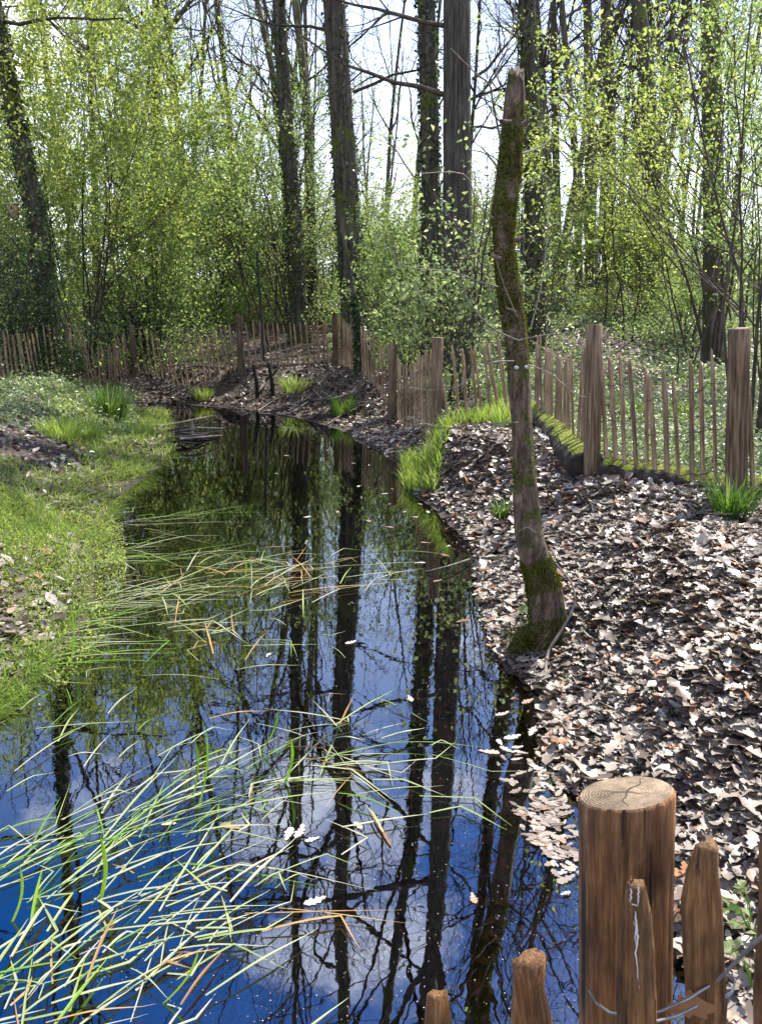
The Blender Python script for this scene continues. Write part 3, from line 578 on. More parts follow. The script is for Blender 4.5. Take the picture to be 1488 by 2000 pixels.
def moss_pad(rows, azc, azw, n, ln=.012):                      # tufted moss as short blades on the trunk
    ks = rng.uniform(rows[0], rows[1], n); az = rng.normal(azc, azw, n); i0 = ks.astype(int)
    ja = ((az/6.2832) % 1)*28; j0 = ja.astype(int) % 28
    S = V[np.clip(i0, 0, n_rows-1), j0]+(V[np.clip(i0+1, 0, n_rows-1), (j0+1) % 28]-V[np.clip(i0, 0, n_rows-1), j0])*rng.uniform(0, 1, (n, 1)); C = PI_[np.clip(i0, 0, n_rows-1)]
    D = unit(S-C)+rng.normal(0, .5, (n, 3))+np.array([0, 0, .25]); vv, ff = leaves_np(S, ln, up=0, asp=.35, rng=rng, D=D)
    return vv, ff
n_rows = len(PI_)
mv, mf, off = [], [], 0
for rows, ac, aw, nn in (((1, 7), 0, 3, 5200), ((1, 4), 0, 3, 2500), ((11, 16), 0, 2.6, 5200), ((7, 12), math.pi*.5, .9, 900), ((36, 42), 0, 3, 1500), ((41, 58), 0, 3, 6500), ((58, 70), 3.5, 1.2, 1500), ((43, 50), 2, 1.2, 1400), ((60, 66), 3, 1.0, 1100), ((25, 27), 0, 2, 500)):
    a_, b_ = moss_pad(rows, ac, aw, nn); mv.append(a_); mf.append(b_+off); off += len(a_)
mo = part('moss', np.concatenate(mv), np.concatenate(mf), [M['moss']], snag); mo['kind'] = 'stuff'; mo['label'] = 'yellow-green moss on the trunk'
# flared mossy root toward the water
T = Tubes(); r0 = base+np.array([-.03, -.02, .10]); r1 = base+np.array([-.16, -.03, .0])
T.add(np.array([r0, (r0+r1)/2+np.array([0, 0, .03]), r1, r1+np.array([-.04, -.01, -.08])]), [.06, .045, .03, .016], 10); v_, f_ = T.get(); part('root', v_, f_, [M['bark_snag']], snag, True)
C = rng.uniform(0, 1, (2400, 1))*(r1-r0)+r0+rng.normal(0, .034, (2400, 3))+np.array([0, -.02, .035]); v_, f_ = leaves_np(C, .013, up=.6, asp=.4, rng=rng); mo2 = part('moss', v_, f_, [M['moss']], snag); mo2['kind'] = 'stuff'
for px, py in ((1006, 717), (1026, 716)):                        # white lichen discs
    c = atY(px, py, SN_Y-.02); k = 12; a = np.linspace(0, 6.283, k, endpoint=False); sy = -.052
    v_ = np.concatenate([np.stack([c[0]+np.cos(a)*.010, np.full(k, c[1]+sy), c[2]+np.sin(a)*.008], 1), [[c[0], c[1]+sy-.001, c[2]]], np.stack([c[0]+np.cos(a)*.010, np.full(k, c[1]+sy+.03), c[2]+np.sin(a)*.008], 1)])
    f_ = [np.array([[i, (i+1) % k, k] for i in range(k)]), np.array([[(i+1) % k, i, k+1+i, k+1+(i+1) % k] for i in range(k)])]; part('lichen', v_, f_, [M['lichen']], snag)
def limb(pts, r0, r1, name='branch', parent=snag, mat='stick', k=6):
    P = np.array([atY(*q) for q in pts]); m = 4; Q = [P[0]]
    for i in range(len(P)-1):
        a, b, c, d = P[max(i-1, 0)], P[i], P[i+1], P[min(i+2, len(P)-1)]
        for j in range(1, m+1): t = j/m; Q.append(.5*((2*b)+(-a+c)*t+(2*a-5*b+4*c-d)*t*t+(-a+3*b-3*c+d)*t**3))
    Q = np.array(Q); T = Tubes(); T.add(Q, np.linspace(r0, r1, len(Q))*.62, k); v_, f_ = T.get(); return part(name, v_, f_, [M[mat]], parent, True)
S = 4.55
limb([(978,280,S),(962,200,S-.1),(955,165,S-.15),(925,140,S-.2),(880,95,S-.3)], .010, .004); limb([(956,168,S-.15),(985,110,S-.1),(1003,40,S),(1005,-40,S)], .007, .005); limb([(1020,300,S),(1060,285,S),(1080,266,S)], .010, .004)
limb([(970,325,S),(948,300,S-.1),(915,292,S-.2)], .009, .003); limb([(962,425,S),(930,395,S-.1),(905,340,S-.2),(810,340,S-.4)], .007, .003)
limb([(972,560,S-.05),(930,548,S-.2),(880,530,S-.4),(790,520,S-.6),(760,480,S-.7)], .007, .003); limb([(1012,665,S-.08),(960,640,S-.2),(915,590,S-.3),(898,530,S-.4),(895,470,S-.5)], .008, .004)
limb([(1012,665,S-.1),(1060,655,S-.15),(1110,650,S-.2)], .006, .003); limb([(1035,665,S-.1),(1075,690,S-.15),(1100,705,S-.2)], .004, .002); limb([(1030,712,S-.1),(1075,730,S-.1),(1120,768,S-.1),(1144,775,S-.1)], .005, .0025)
limb([(1003,705,S-.08),(955,710,S-.15),(900,750,S-.2),(855,762,S-.3),(800,757,S-.35)], .006, .0025); limb([(1012,825,S-.08),(960,828,S-.1),(900,836,S-.2),(850,833,S-.25),(800,815,S-.3)], .006, .003)
limb([(1036,640,S),(1060,540,S+.1),(1072,400,S+.2),(1076,370,S+.2)], .006, .003); limb([(1010,620,S-.08),(985,560,S-.15),(968,505,S-.2)], .005, .003); limb([(1012,1038,S-.1),(1030,1030,S-.16),(1045,1040,S-.16)], .003, .002)
for q in ([(975,505,S-.03),(955,497,S-.08)],[(1006,470,S-.03),(1026,462,S-.05)],[(1020,245,S-.03),(1036,232,S-.04)],[(996,240,S-.05),(978,236,S-.08)],[(1003,610,S-.05),(984,602,S-.1)]): limb(q, .024, .014, 'branch_stub', mat='bark_snag', k=9)
limb([(1044,930,S),(1060,870,S),(1068,820,S+.05)], .0045, .002)

# ------------------------------------------------------------------ shrubs and saplings
def shrub_mesh(seed, H, rad, nst, nlv, lsize, up=.6, kids=(0, 7, 5), lean=(0, 0), jit=.075, r0=.022, skirt=0.0, asp=.62, lo=0.0):
    rng = np.random.default_rng(seed); T = Tubes(); pl = []
    for i in range(nst):
        az = rng.uniform(0, 6.28); ho = rng.uniform(.15, 1)*rad/H
        dv = unit(np.array([[math.cos(az)*ho+lean[0], math.sin(az)*ho+lean[1], 1.]]))[0]
        grow(rng, T, pl, np.array([math.cos(az)*.09, math.sin(az)*.09, -.1]), dv, H*rng.uniform(.7, 1.05), r0*rng.uniform(.6, 1.2), 1, 3, kids, .09, .012, .6)
    sv, sf = T.get(); pts = np.concatenate(pl)
    pts = pts[pts[:, 2] > lo*H] if lo else pts
    C = pts[rng.integers(0, len(pts), nlv)]+rng.normal(0, jit, (nlv, 3))
    if skirt:
        m = int(nlv*skirt); a = rng.uniform(0, 6.28, m); rr = rad*np.sqrt(rng.uniform(0, 1, m)); C[:m] = np.stack([np.cos(a)*rr, np.sin(a)*rr, rng.uniform(.02, .5, m)*H*(1-.6*rr/rad)], 1)
    C = C[C[:, 2] > .03]
    lv, lf = leaves_np(C, lsize, up=up, rng=rng, asp=asp)
    return (sv, sf), (lv, lf)
def shrub(label, px, Y, H, rad, nst, nlv, mat, lsize, seed, name='shrub', group=None, **kw):
    x = colx(px, Y); t = thing(name, label, name.replace('_', ' ') if name != 'leafy_shrub' else 'shrub', (x, Y, float(gz(x, Y))), group)
    (sv, sf), (lv, lf) = shrub_mesh(seed, H, rad, nst, nlv, lsize, **kw)
    link('stems', mesh_np('stems', sv, sf, [M['twig']], True), t); f = link('foliage', mesh_np('foliage', lv, lf, [M[mat]]), t); f['kind'] = 'stuff'
    return t
shrub('yellow-green hazel fanning out behind the left fence, largest of the left shrubs', 165, 18.6, 6.8, 3.0, 11, 27000, 'leaf_a', .08, 101, skirt=.05)
shrub('low mid-green shrub between the hazel and the dark steel post', 300, 20.4, 4.2, 2.0, 10, 15000, 'leaf_b', .075, 102, skirt=.12)
shrub('broad green shrub right of the dark steel post behind the far fence', 425, 26.5, 5.6, 2.2, 10, 24000, 'leaf_b', .08, 103, skirt=.25)
shrub('airy shrub with dark stems arching left over the far fence', 565, 25.0, 8.0, 2.2, 9, 11000, 'leaf_b', .062, 104, lean=(-.18, 0), r0=.035)
shrub('dark glossy holly-like bush at the left edge behind the low fence', 60, 16.4, 2.7, 1.0, 11, 11000, 'leaf_dark', .06, 105, skirt=.5)
shrub('bright hazel cut off by the left edge above the glossy bush', -110, 21.5, 7.5, 2.6, 10, 22000, 'leaf_a', .068, 106)
shrub('tall yellow-green shrub filling the gap behind the hazel', 240, 24.5, 8.0, 2.8, 10, 30000, 'leaf_a', .085, 107)
shrub('pale low shrub behind the far fence near the steel post', 470, 27.5, 3.0, 2.0, 8, 12000, 'leaf_pale', .075, 108, skirt=.4)
shrub('pale-leaved young sapling in front of the thick oak foot', 866, 13.4, 2.2, .6, 7, 2400, 'leaf_pale', .085, 109, skirt=.2)
shrub('slender pale sapling right beside the oak trunk', 905, 13.2, 3.5, .7, 6, 900, 'leaf_pale', .085, 110)
shrub('green bramble mound at the foot of the ivy-dotted tall tree', 745, 22.0, 2.2, 1.4, 9, 7000, 'leaf_pale', .07, 111, skirt=.5)
shrub('deep green young shrub left of the oak foot', 800, 19.0, 3.0, 1.0, 8, 6000, 'leaf_b', .07, 112, skirt=.2)
shrub('yellow-green bush lit against the white sky right of the snag', 1150, 27, 3.6, 2.2, 9, 14000, 'leaf_a', .07, 113)
shrub('bright bush below the curving dark tree', 1255, 24, 2.6, 2.0, 9, 12000, 'leaf_a', .07, 114, skirt=.3)
shrub('bright bush half hidden behind the leaning snag', 1045, 27.5, 3.0, 2.0, 8, 7000, 'leaf_pale', .065, 115, skirt=.2)
shrub('darker bush low on the slope left of the hazel stems', 1330, 20, 2.2, 1.6, 8, 6000, 'leaf_b', .065, 116, skirt=.35)
shrub('leafy yellow-green young tree high at the upper right', 1392, 16.5, 7.6, 1.4, 6, 15000, 'leaf_a', .066, 117, r0=.03)
shrub('many-stemmed hazel with bare lower stems at the right edge behind the last stout post', 1462, 8.3, 5.2, 1.7, 11, 2600, 'leaf_a', .055, 118, r0=.024, jit=.16, lean=(-.08, 0), lo=.35)
shrub('mid-green shrub at the right edge behind the hazel stems', 1500, 12.5, 4.6, 1.0, 8, 9000, 'leaf_b', .065, 119)
shrub('small rose-like bush by the glossy bush on the left fence line', 250, 19.8, 1.7, 1.2, 8, 5000, 'leaf_dark', .055, 120, skirt=.4)
rng = np.random.default_rng(77)
BP = [shrub_mesh(130+i, 3.2+i, 2.2, 9, 13000, .08, skirt=.3) for i in range(3)]
BM = [(mesh_np('stems', a[0], a[1], [M['twig']], True), mesh_np('foliage', b[0], b[1], [M[('leaf_b', 'leaf_pale', 'leaf_a')[i]]])) for i, (a, b) in enumerate(BP)]
spots = [(-150,26),(-40,29),(70,27),(150,31),(330,29),(400,33),(520,30),(620,27),(680,31),(760,26),(820,30),(930,27),(980,33),(1100,36),(1210,33),(1290,31),(1370,27),(1420,33),(1490,25),(1560,29),(1650,24),(20,34),(560,36),(880,37),(1330,38),(720,37),(250,38)]
blab = [None]*len(spots)
for c_, kd in enumerate(('mid-green', 'pale green', 'yellow-green')):
    ii = [i for i in range(len(spots)) if i % 3 == c_]
    for i, l_ in zip(ii, landmark_labels([spots[i][0] for i in ii], f'distant {kd} bush')): blab[i] = l_
for i, (px, Y) in enumerate(spots):
    x = colx(px, Y, 2)
    kd = ('mid-green', 'pale green', 'yellow-green')[i % 3]
    t = thing('shrub', blab[i], 'shrub', (x, Y, float(gz(x, Y))), 'distant bushes in the wood'); t.rotation_euler = (0, 0, rng.uniform(0, 6.28)); s = rng.uniform(.7, 1.05)*(.55 if px > 1000 else 1.0); t.scale = (s*1.15, s*1.15, s)
    link('stems', BM[i % 3][0], t); f = link('foliage', BM[i % 3][1], t); f['kind'] = 'stuff'
SPm = []
for i in range(3):
    (sv, sf), (lv, lf) = shrub_mesh(150+i, 4.5, .9, 2, 500, .06, kids=(0, 6, 3), r0=.024, jit=.12, lo=.2); SPm.append((mesh_np('stems', sv, sf, [M['twig']], True), mesh_np('foliage', lv, lf, [M['leaf_a']])))
sap = [rng.uniform(900, 1560) if i < 18 else rng.uniform(380, 860) for i in range(30)]; slab = landmark_labels(sap, 'thin sapling')
for i, px in enumerate(sap):
    Y = rng.uniform(13.5, 28) if px > 860 else rng.uniform(21.5, 30); x = colx(px, Y)
    t = thing('sapling', slab[i], 'sapling', (x, Y, float(gz(x, Y))), 'thin saplings behind the fences'); t.rotation_euler = (rng.normal(0, .08), rng.normal(0, .1), rng.uniform(0, 6.28)); s = rng.uniform(.5, 1.3); t.scale = (s, s, s)
    link('stems', SPm[i % 3][0], t); f = link('foliage', SPm[i % 3][1], t); f['kind'] = 'stuff'

# ------------------------------------------------------------------ ground cover, fallen leaves
FPX_ = [-400,-70,5,138,262,470,655,765,850,1032,1162,1452,1640,2200]; FY_ = [10,13.2,14.6,16.6,18.9,18.9,20,14.3,10.2,10.7,7,5.75,5.2,4]
def px_of(x, y, z): d = y*CP+(CAMZ-z)*SP; return 744+x/d*FPX
def beyond(px, Y): return Y > np.interp(px, FPX_, FY_)+.12
def scatter_view(n, px0, px1, Y0, Y1, power=1.0):
    px = R.uniform(px0, px1, n); q = R.uniform(0, 1, n); Y = Y0*(Y1/Y0)**(q**power); x = (px-744)/FPX*(Y*CP+.9*SP); return px, x, Y
def stuff(name, V, F, mat, label, cat):
    o = link(name, mesh_np(name, V, F, [M[mat]])); return tag(o, label, cat, kind='stuff')
px, x, Y = scatter_view(88000, 860, 1620, 6, 42); k = beyond(px, Y) & (wob(x, Y, .9)+R.normal(0, .3, len(x)) > -.35); px, x, Y = px[k], x[k], Y[k]
C = np.stack([x, Y, gz(x, Y)+R.exponential(.07, len(x))+.02], 1); V, F = leaves_np(C, .055*np.clip(Y/11, .8, 2.0), up=1.6)
stuff('ground_cover', V, F, 'cover', 'low ivy and bramble leaves covering the slope behind the right fence', 'ground cover')
px, x, Y = scatter_view(34000, -250, 860, 18.5, 40); k = beyond(px, Y) & (wob(x, Y, .8)+R.normal(0, .3, len(x)) > -.1) & ~((px > 360) & (px < 690) & (Y < 25) & (R.uniform(0, 1, len(x)) < .93)); px, x, Y = px[k], x[k], Y[k]
C = np.stack([x, Y, gz(x, Y)+R.exponential(.10, len(x))+.02], 1); V, F = leaves_np(C, .075*np.clip(Y/20, .8, 1.6), up=1.3)
stuff('ground_cover', V, F, 'leaf_pale', 'pale green undergrowth behind the far and left fences', 'ground cover')
px, x, Y = scatter_view(30000, -120, 300, 8.3, 18); s = sdist(x, Y); k = ~beyond(px, Y) & (s > .5) & (wob(x, Y, 1.2)+R.normal(0, .3, len(x))+(Y-12)*.18 > -.1); px, x, Y = px[k], x[k], Y[k]
C = np.stack([x, Y, gz(x, Y)+R.exponential(.06, len(x))+.02], 1); V, F = leaves_np(C, .06, up=1.4)
stuff('ground_cover', V, F, 'cover', 'silvery green low leaves on the left bank before the fence', 'ground cover')

def oak_leaf(seed, curl):
    rg = np.random.default_rng(seed); t = np.array([0, .12, .25, .36, .5, .6, .74, .85, 1.]); wd = np.array([.02, .11, .07, .20, .12, .26, .15, .19, .02])*rg.uniform(.85, 1.15, 9)
    wr = wd*rg.uniform(.8, 1.2, 9); a, b, c = rg.normal(0, curl, 3); mid = np.stack([t-.5, .04*np.sin(t*3+a*5), a*.6*(t-.5)**2+.1*b*np.sin(t*5)], 1)
    Lf = mid+np.stack([rg.normal(0, .015, 9), wd, np.abs(wd)*(.5*abs(c)+.35*curl)+rg.normal(0, .03, 9)], 1); Rt = mid+np.stack([rg.normal(0, .015, 9), -wr, wr*(.4*abs(b)+.25*curl)+rg.normal(0, .03, 9)], 1)
    V = np.concatenate([mid, Lf, Rt]); i = np.arange(8)
    return V, np.concatenate([np.stack([i, i+1, i+10, i+9], 1), np.stack([i+1, i, i+18, i+19], 1)])
OAK = [oak_leaf(200+i, .34) for i in range(8)]; OAKF = OAK[0][1]
SIMPLE = np.array([(-.5, 0, 0), (-.1, .22, .10), (.25, .20, .05), (.5, 0, .06), (.2, -.22, .09), (-.15, -.2, .04), (0, 0, -.03)], float); SIMF = np.array([[i, (i+1) % 6, 6] for i in range(6)])
def rots(n, tilt, rng=R):
    yaw = rng.uniform(0, 6.283, n); tx = rng.normal(0, tilt, n); ty = rng.normal(0, tilt, n); c, s = np.cos, np.sin
    Z = np.zeros(n); O = np.ones(n)
    Rz = np.stack([c(yaw), -s(yaw), Z, s(yaw), c(yaw), Z, Z, Z, O], 1).reshape(n, 3, 3); Rx = np.stack([O, Z, Z, Z, c(tx), -s(tx), Z, s(tx), c(tx)], 1).reshape(n, 3, 3); Ry = np.stack([c(ty), Z, s(ty), Z, O, Z, -s(ty), Z, c(ty)], 1).reshape(n, 3, 3)
    return Rz @ Rx @ Ry
def spread_leaves(C, size, tilt, forms, Fm, flat=1.0):
    n = len(C); T = np.stack(forms)[R.integers(0, len(forms), n)].copy(); T[:, :, 2] *= flat; s = size*np.exp(R.normal(0, .30, n))
    V = np.einsum('nij,nkj->nki', rots(n, tilt), T)*s[:, None, None]+C[:, None, :]; k = T.shape[1]
    F = (np.arange(n)[:, None, None]*k+Fm[None]).reshape(-1, Fm.shape[1]); return V.reshape(-1, 3), F
OV = [o[0] for o in OAK]
n = 76000; x = R.uniform(.3, 3.4, n); Y = R.uniform(1.2, 6.2, n); s = sdist(x, Y); z = gz(x, Y, s); px = px_of(x, Y, z)
k = (s > -.02) & (px < 1600) & ~beyond(px-20, Y-.1) & (wob(x, Y, 2.3)+R.normal(0, .45, n)+np.clip(s, 0, .6)*1.2 > -.75); k &= R.uniform(0, 1, n) < .62
x, Y, z, px = x[k], Y[k], z[k], px[k]
vis = np.where((px > 1040) & (px < 1470) & (Y > 2.55))[0]; order = vis[np.argsort(Y[vis]+R.uniform(0, .9, len(vis)))][:300]; rest = np.setdiff1d(np.arange(len(x)), order)
C = np.stack([x, Y, z+R.exponential(.012, len(x))+.004], 1)
V, F = spread_leaves(C[rest], .080, .20, OV, OAKF); stuff('leaf_litter', V, F, 'litter', 'pale grey-brown fallen oak leaves covering the right bank', 'fallen leaves')
LM = [mesh_np('fallen_leaf', o[0], OAKF, [M['litter']]) for o in OAK]
for j, i in enumerate(order):
    o = link('fallen_leaf', LM[j % 8], None, C[i]+np.array([0, 0, .012]), (R.normal(0, .2), R.normal(0, .2), R.uniform(0, 6.28)), float(.095*R.uniform(.75, 1.3)))
    tag(o, 'pale fallen oak leaf lying on the bank nearest the thick foreground post', 'leaf', 'fallen oak leaves nearest the foreground')
n = 42000; x = R.uniform(-.4, 3.4, n); Y = R.uniform(5.8, 17, n); s = sdist(x, Y); z = gz(x, Y, s); px = px_of(x, Y, z)
k = (s > .02) & ~beyond(px-15, Y-.1) & (x > -.9) & (wob(x, Y, 1.9)+R.normal(0, .4, n) > -.9); C = np.stack([x, Y, z+R.exponential(.012, n)+.004], 1)[k]
V, F = spread_leaves(C, .085, .32, [SIMPLE], SIMF); stuff('leaf_litter', V, F, 'litter', 'fallen leaves on the right bank between the snag and the far fence', 'fallen leaves')
n = 24000; x = R.uniform(-6, -1.7, n); Y = R.uniform(3.8, 14, n); s = sdist(x, Y); z = gz(x, Y, s); px = px_of(x, Y, z); k = (s > .06) & (px > -80) & (wob(x, Y, 1.4)+R.normal(0, .4, n) > -.1)
C = np.stack([x, Y, z+R.exponential(.012, n)+.004], 1)[k]; V, F = spread_leaves(C, .085, .32, [SIMPLE], SIMF); stuff('leaf_litter', V, F, 'litter', 'fallen leaves between the grass on the left bank', 'fallen leaves')
px, x, Y = scatter_view(60000, -200, 1620, 5.4, 34); k = beyond(px, Y) & (Y > 5.5); x, Y = x[k], Y[k]; C = np.stack([x, Y, gz(x, Y)+R.exponential(.012, len(x))+.005], 1)
V, F = spread_leaves(C, .09, .32, [SIMPLE], SIMF); stuff('leaf_litter', V, F, 'litter', 'fallen leaves on the path and slope behind the fences', 'fallen leaves')
n = 9000; x = R.uniform(-5, .6, n); Y = R.uniform(12.5, 20, n); s = sdist(x, Y); k = (s > .05) & (s < 3.2); C = np.stack([x, Y, gz(x, Y)+.01], 1)[k]; V, F = spread_leaves(C, .08, .5, [SIMPLE], SIMF); h_ = (len(F)//SIMF.shape[0])//3*SIMF.shape[0]; stuff('leaf_litter', V, F[:h_], 'litter', 'dry pale leaves strewn on the earth bank at the far end', 'fallen leaves'); stuff('leaf_litter', V, F[h_:], 'litter_dark', 'dark wet leaves on the earth bank at the far end', 'fallen leaves')
# leaves on and in the water
n = 9000; x = R.uniform(-.3, 1.3, n); Y = R.uniform(2.2, 9.5, n); s = sdist(x, Y); k = (s < .0) & (s > -.75) & (R.uniform(0, 1, n) < np.exp(s*2.2)); C = np.stack([x, Y, gz(x, Y)+.012], 1)[k]; C[:, 2] = np.minimum(C[:, 2], -.02)
V, F = spread_leaves(C, .08, .2, [SIMPLE], SIMF); stuff('sunken_leaves', V, F, 'litter_wet', 'rusty brown leaves lying under the shallow water along the right shore', 'sunken leaves')
fl = [(800,1365),(700,1615),(615,1760),(925,1755),(585,1625),(1010,1460),(975,1450),(1040,1430),(1030,1370),(720,1018),(685,1255),(855,1135),(980,1395),(565,1630),(450,1615),(1060,1520),(820,1100),(760,1030),(870,1085),(660,1000),(640,880),(690,905),(560,890),(540,925),(610,1640),(930,1160),(1000,1440),(1015,1470),(990,1465),(955,1470),(830,1060),(600,1010),(525,1280),(330,1610),(790,1000),(810,1010),(820,985),(750,965),(700,950),(760,985),(835,1000)]
ZF = [np.asarray(o[0])*np.array([1, 1, .35]) for o in OAK]; FM = [mesh_np('floating_leaf', z_-np.array([0, 0, z_[:, 2].min()]), OAKF, [M['float']]) for z_ in ZF]
for j, (px_, py_) in enumerate(fl):
    c = atZ(px_, py_, 0); zone = 'upright shadows of the far trunks' if py_ < 1120 else ('dark reflected oak trunk' if px_ > 740 else 'lying reeds in the foreground')
    o = link('floating_leaf', FM[j % 8], None, c+np.array([0, 0, .002]), (0, 0, random.uniform(0, 6.28)), random.uniform(.055, .095)); tag(o, f'pale leaf floating on the pond near the {zone}', 'leaf', f'leaves floating near the {zone}')
n = 900; PX = np.clip(1130+R.normal(0, 62, n), 960, 1330); PY = 1610+R.normal(0, 1, n)*75; C = np.array([atZ(a, b, 0) for a, b in zip(PX, PY)]); s = sdist(C[:, 0], C[:, 1]); k = (s < .03) & (s > -.34) & (wob(C[:, 0]*3, C[:, 1]*3, 3)+R.normal(0, .35, n) > -.1); C = C[k]; C[:, 2] = .003+R.uniform(0, .006, len(C))
V, F = spread_leaves(C, .048, .06, OV, OAKF, .2); stuff('leaf_raft', V, F, 'litter', 'raft of pale leaf scraps floating beside the thick foreground post', 'floating leaves')
n = 1500; PX = R.uniform(150, 1130, n); PY = R.uniform(860, 2000, n); C = np.array([atZ(a, b, 0) for a, b in zip(PX, PY)]); s = sdist(C[:, 0], C[:, 1]); k = (s < -.05); C = C[k]; C[:, 2] = .003
V, F = leaves_np(C, .0045, up=30, fold=0); V[:, 2] = np.clip(V[:, 2], .0025, .004); stuff('floating_specks', V, F, 'float', 'tiny pale specks floating all over the pond', 'floating specks')

# ------------------------------------------------------------------ grass
def tuft(label, px, py, z, n, ln, wid, mat, seed, bend=(.25, .9), rad=.12, Y=None, name='grass_tuft'):
    rg = np.random.default_rng(seed)
    if Y is None: c = atZ(px, py, z)
    else: c = np.array([colx(px, Y), Y, 0])
    c[2] = max(0.0, float(gz(c[0], c[1]))); t = thing(name, label, 'grass', c)
    a = rg.uniform(0, 6.28, n); r = rad*np.sqrt(rg.uniform(0, 1, n)); B = np.stack([np.cos(a)*r, np.sin(a)*r, np.zeros(n)-.01], 1)
    V, F = blades_np(B, a+rg.normal(0, .5, n), ln*rg.uniform(.5, 1.15, n), np.full(n, wid), rg.uniform(*bend, n), rg); f = link('blades', mesh_np('blades', V, F, [M[mat]]), t); f['kind'] = 'stuff'; return t
tuft('tall sword-leaved clump on the left bank in front of the fence', 212, 745, .5, 260, .62, .018, 'sedge', 1, (.15, .7), .22, 13.6)
tuft('bright green low grass clump on the left bank', 112, 845, .5, 420, .30, .008, 'grass', 2, (.2, .8), .24, 10.6)
tuft('bright green grass clump right of the low clump on the left bank', 165, 822, .5, 330, .28, .008, 'grass', 3, (.2, .8), .2, 11.2)
tuft('grass clump at the waterside end of the left bank', 250, 800, .3, 300, .28, .008, 'grass_mix', 4, (.3, .9), .3, 12.6)
tuft('grass clump hanging on the dark earth bank at the far end', 393, 750, .4, 220, .34, .01, 'grass_mix', 5, (.4, 1.), .18, 17.9)
tuft('dry grass clump overhanging the far bank beside the two dark stakes', 575, 718, .5, 260, .42, .009, 'grass_mix', 6, (.4, 1.), .25, 17.6)
tuft('green grass clump on the brushwood bank left of the bent fence', 668, 752, .4, 240, .42, .01, 'sedge', 7, (.2, .8), .2, 15.2)
tuft('dark sedge tuft at the foot of the last stout post on the right', 1432, 1055, .5, 240, .32, .009, 'sedge', 8, (.3, 1.), .10, 5.25)
tuft('small green tuft on the litter left of the snag', 985, 975, .3, 110, .20, .008, 'sedge', 9, (.3, .9), .06, 7.2)
tuft('small bright tuft glimpsed through the open pales', 1245, 790, .5, 160, .25, .01, 'grass', 10, (.2, .7), .16, 10.6)
tuft('narrow bright tuft behind the pales next to the last stout post', 1328, 760, .5, 160, .30, .01, 'grass', 11, (.1, .6), .12, 10.2)
tuft('green tuft beside the mossy beam close to the fence corner', 1000, 800, .5, 300, .32, .008, 'grass', 12, (.2, .7), .2, 9.6)
def bank_grass(label, poly, n, ln, wid, mat, bend, headc=None, hs=1.2, zs=1.0, thr=-.5):
    P = np.array([atZ(*q)[:2] if len(q) == 2 else np.array([colx(q[0], q[2]), q[2]]) for q in poly]); lo, hi = P.min(0), P.max(0)
    x = R.uniform(lo[0], hi[0], n); y = R.uniform(lo[1], hi[1], n); ins = np.zeros(n, bool)
    for a, b in zip(P, np.roll(P, -1, 0)):
        c = ((a[1] > y) != (b[1] > y)); ins ^= c & (x < a[0]+(y-a[1])/(b[1]-a[1]+1e-12)*(b[0]-a[0]))
    k = ins & (wob(x, y, 2.2)+R.normal(0, .4, n) > thr); x, y = x[k], y[k]; m = len(x); z = np.maximum(gz(x, y), -.02)
    hd = R.uniform(0, 6.28, m) if headc is None else R.normal(headc, hs, m)
    V, F = blades_np(np.stack([x, y, z-.005], 1), hd, ln*R.uniform(.5, 1.2, m), np.full(m, wid), R.uniform(*bend, m), zs=zs); stuff('bank_grass', V, F, mat, label, 'grass')
bank_grass('bright green grass spilling from the mossy beam down to the water', [(785,905),(790,960),(850,978),(905,915),(985,840),(985,790,9.8),(905,790,10.0),(865,830,9.6)], 20000, .26, .007, 'grass', (.2, .9), -1.9, 1.2)
bank_grass('mixed grass on the point of the left bank', [(60,835),(330,805),(345,880),(275,935),(190,960),(120,900)], 18000, .2, .008, 'grass_mix', (.5, 1.), -.3, 1.3, .8, -.6)
bank_grass('long grass trailing from the left bank into the water', [(320,880),(290,925),(190,985),(150,960),(220,920)], 1900, .40, .008, 'grass_mix', (.85, 1.), -.3, .7, .4, -.1)
bank_grass('thick soft grass on the near left shore', [(-60,1010),(110,1010),(185,1090),(160,1200),(95,1290),(-60,1390)], 19000, .14, .006, 'grass', (.4, 1.), 0, 1.6, .8, -.25)
bank_grass('sparse thin grass on the left bank', [(-80,700),(230,740),(300,800),(180,960),(150,1010),(-80,1020)], 13000, .2, .008, 'grass_mix', (.3, .95), None, 0, 1.0, -.3)
bank_grass('yellowish short grass filling the left bank above the soft shore', [(-80,960),(150,960),(190,1060),(150,1100),(-80,1060)], 7000, .13, .006, 'grass_mix', (.4, 1.), 0, 1.6, .8)
bank_grass('grass spilling over the water edge at the left frame edge', [(-80,1300),(60,1270),(110,1290),(40,1370),(-10,1415),(-80,1430)], 6000, .18, .006, 'grass', (.6, 1.), -.3, 1.2, .7)
bank_grass('trailing grass along the straight middle of the left shore', [(120,950),(240,950),(225,1000),(200,1070),(130,1075)], 3600, .26, .007, 'grass_mix', (.7, 1.), -.2, .9, .5, -.3)
n = 30000; x = R.uniform(-3.4, -1.6, n); Y = R.uniform(3.7, 7.6, n); s = sdist(x, Y); k = (s > -.22) & (s < 1.0) & (wob(x, Y, 2.5)+R.normal(0, .35, n) > -.2); C = np.stack([x, Y, np.maximum(gz(x, Y), 0)+R.exponential(.025, n)], 1)[k]
V, F = leaves_np(C, .022, up=.8); stuff('waterside_herbs', V, F, 'leaf_a', 'fine bright green herbs fringing the near left shore', 'herbs')

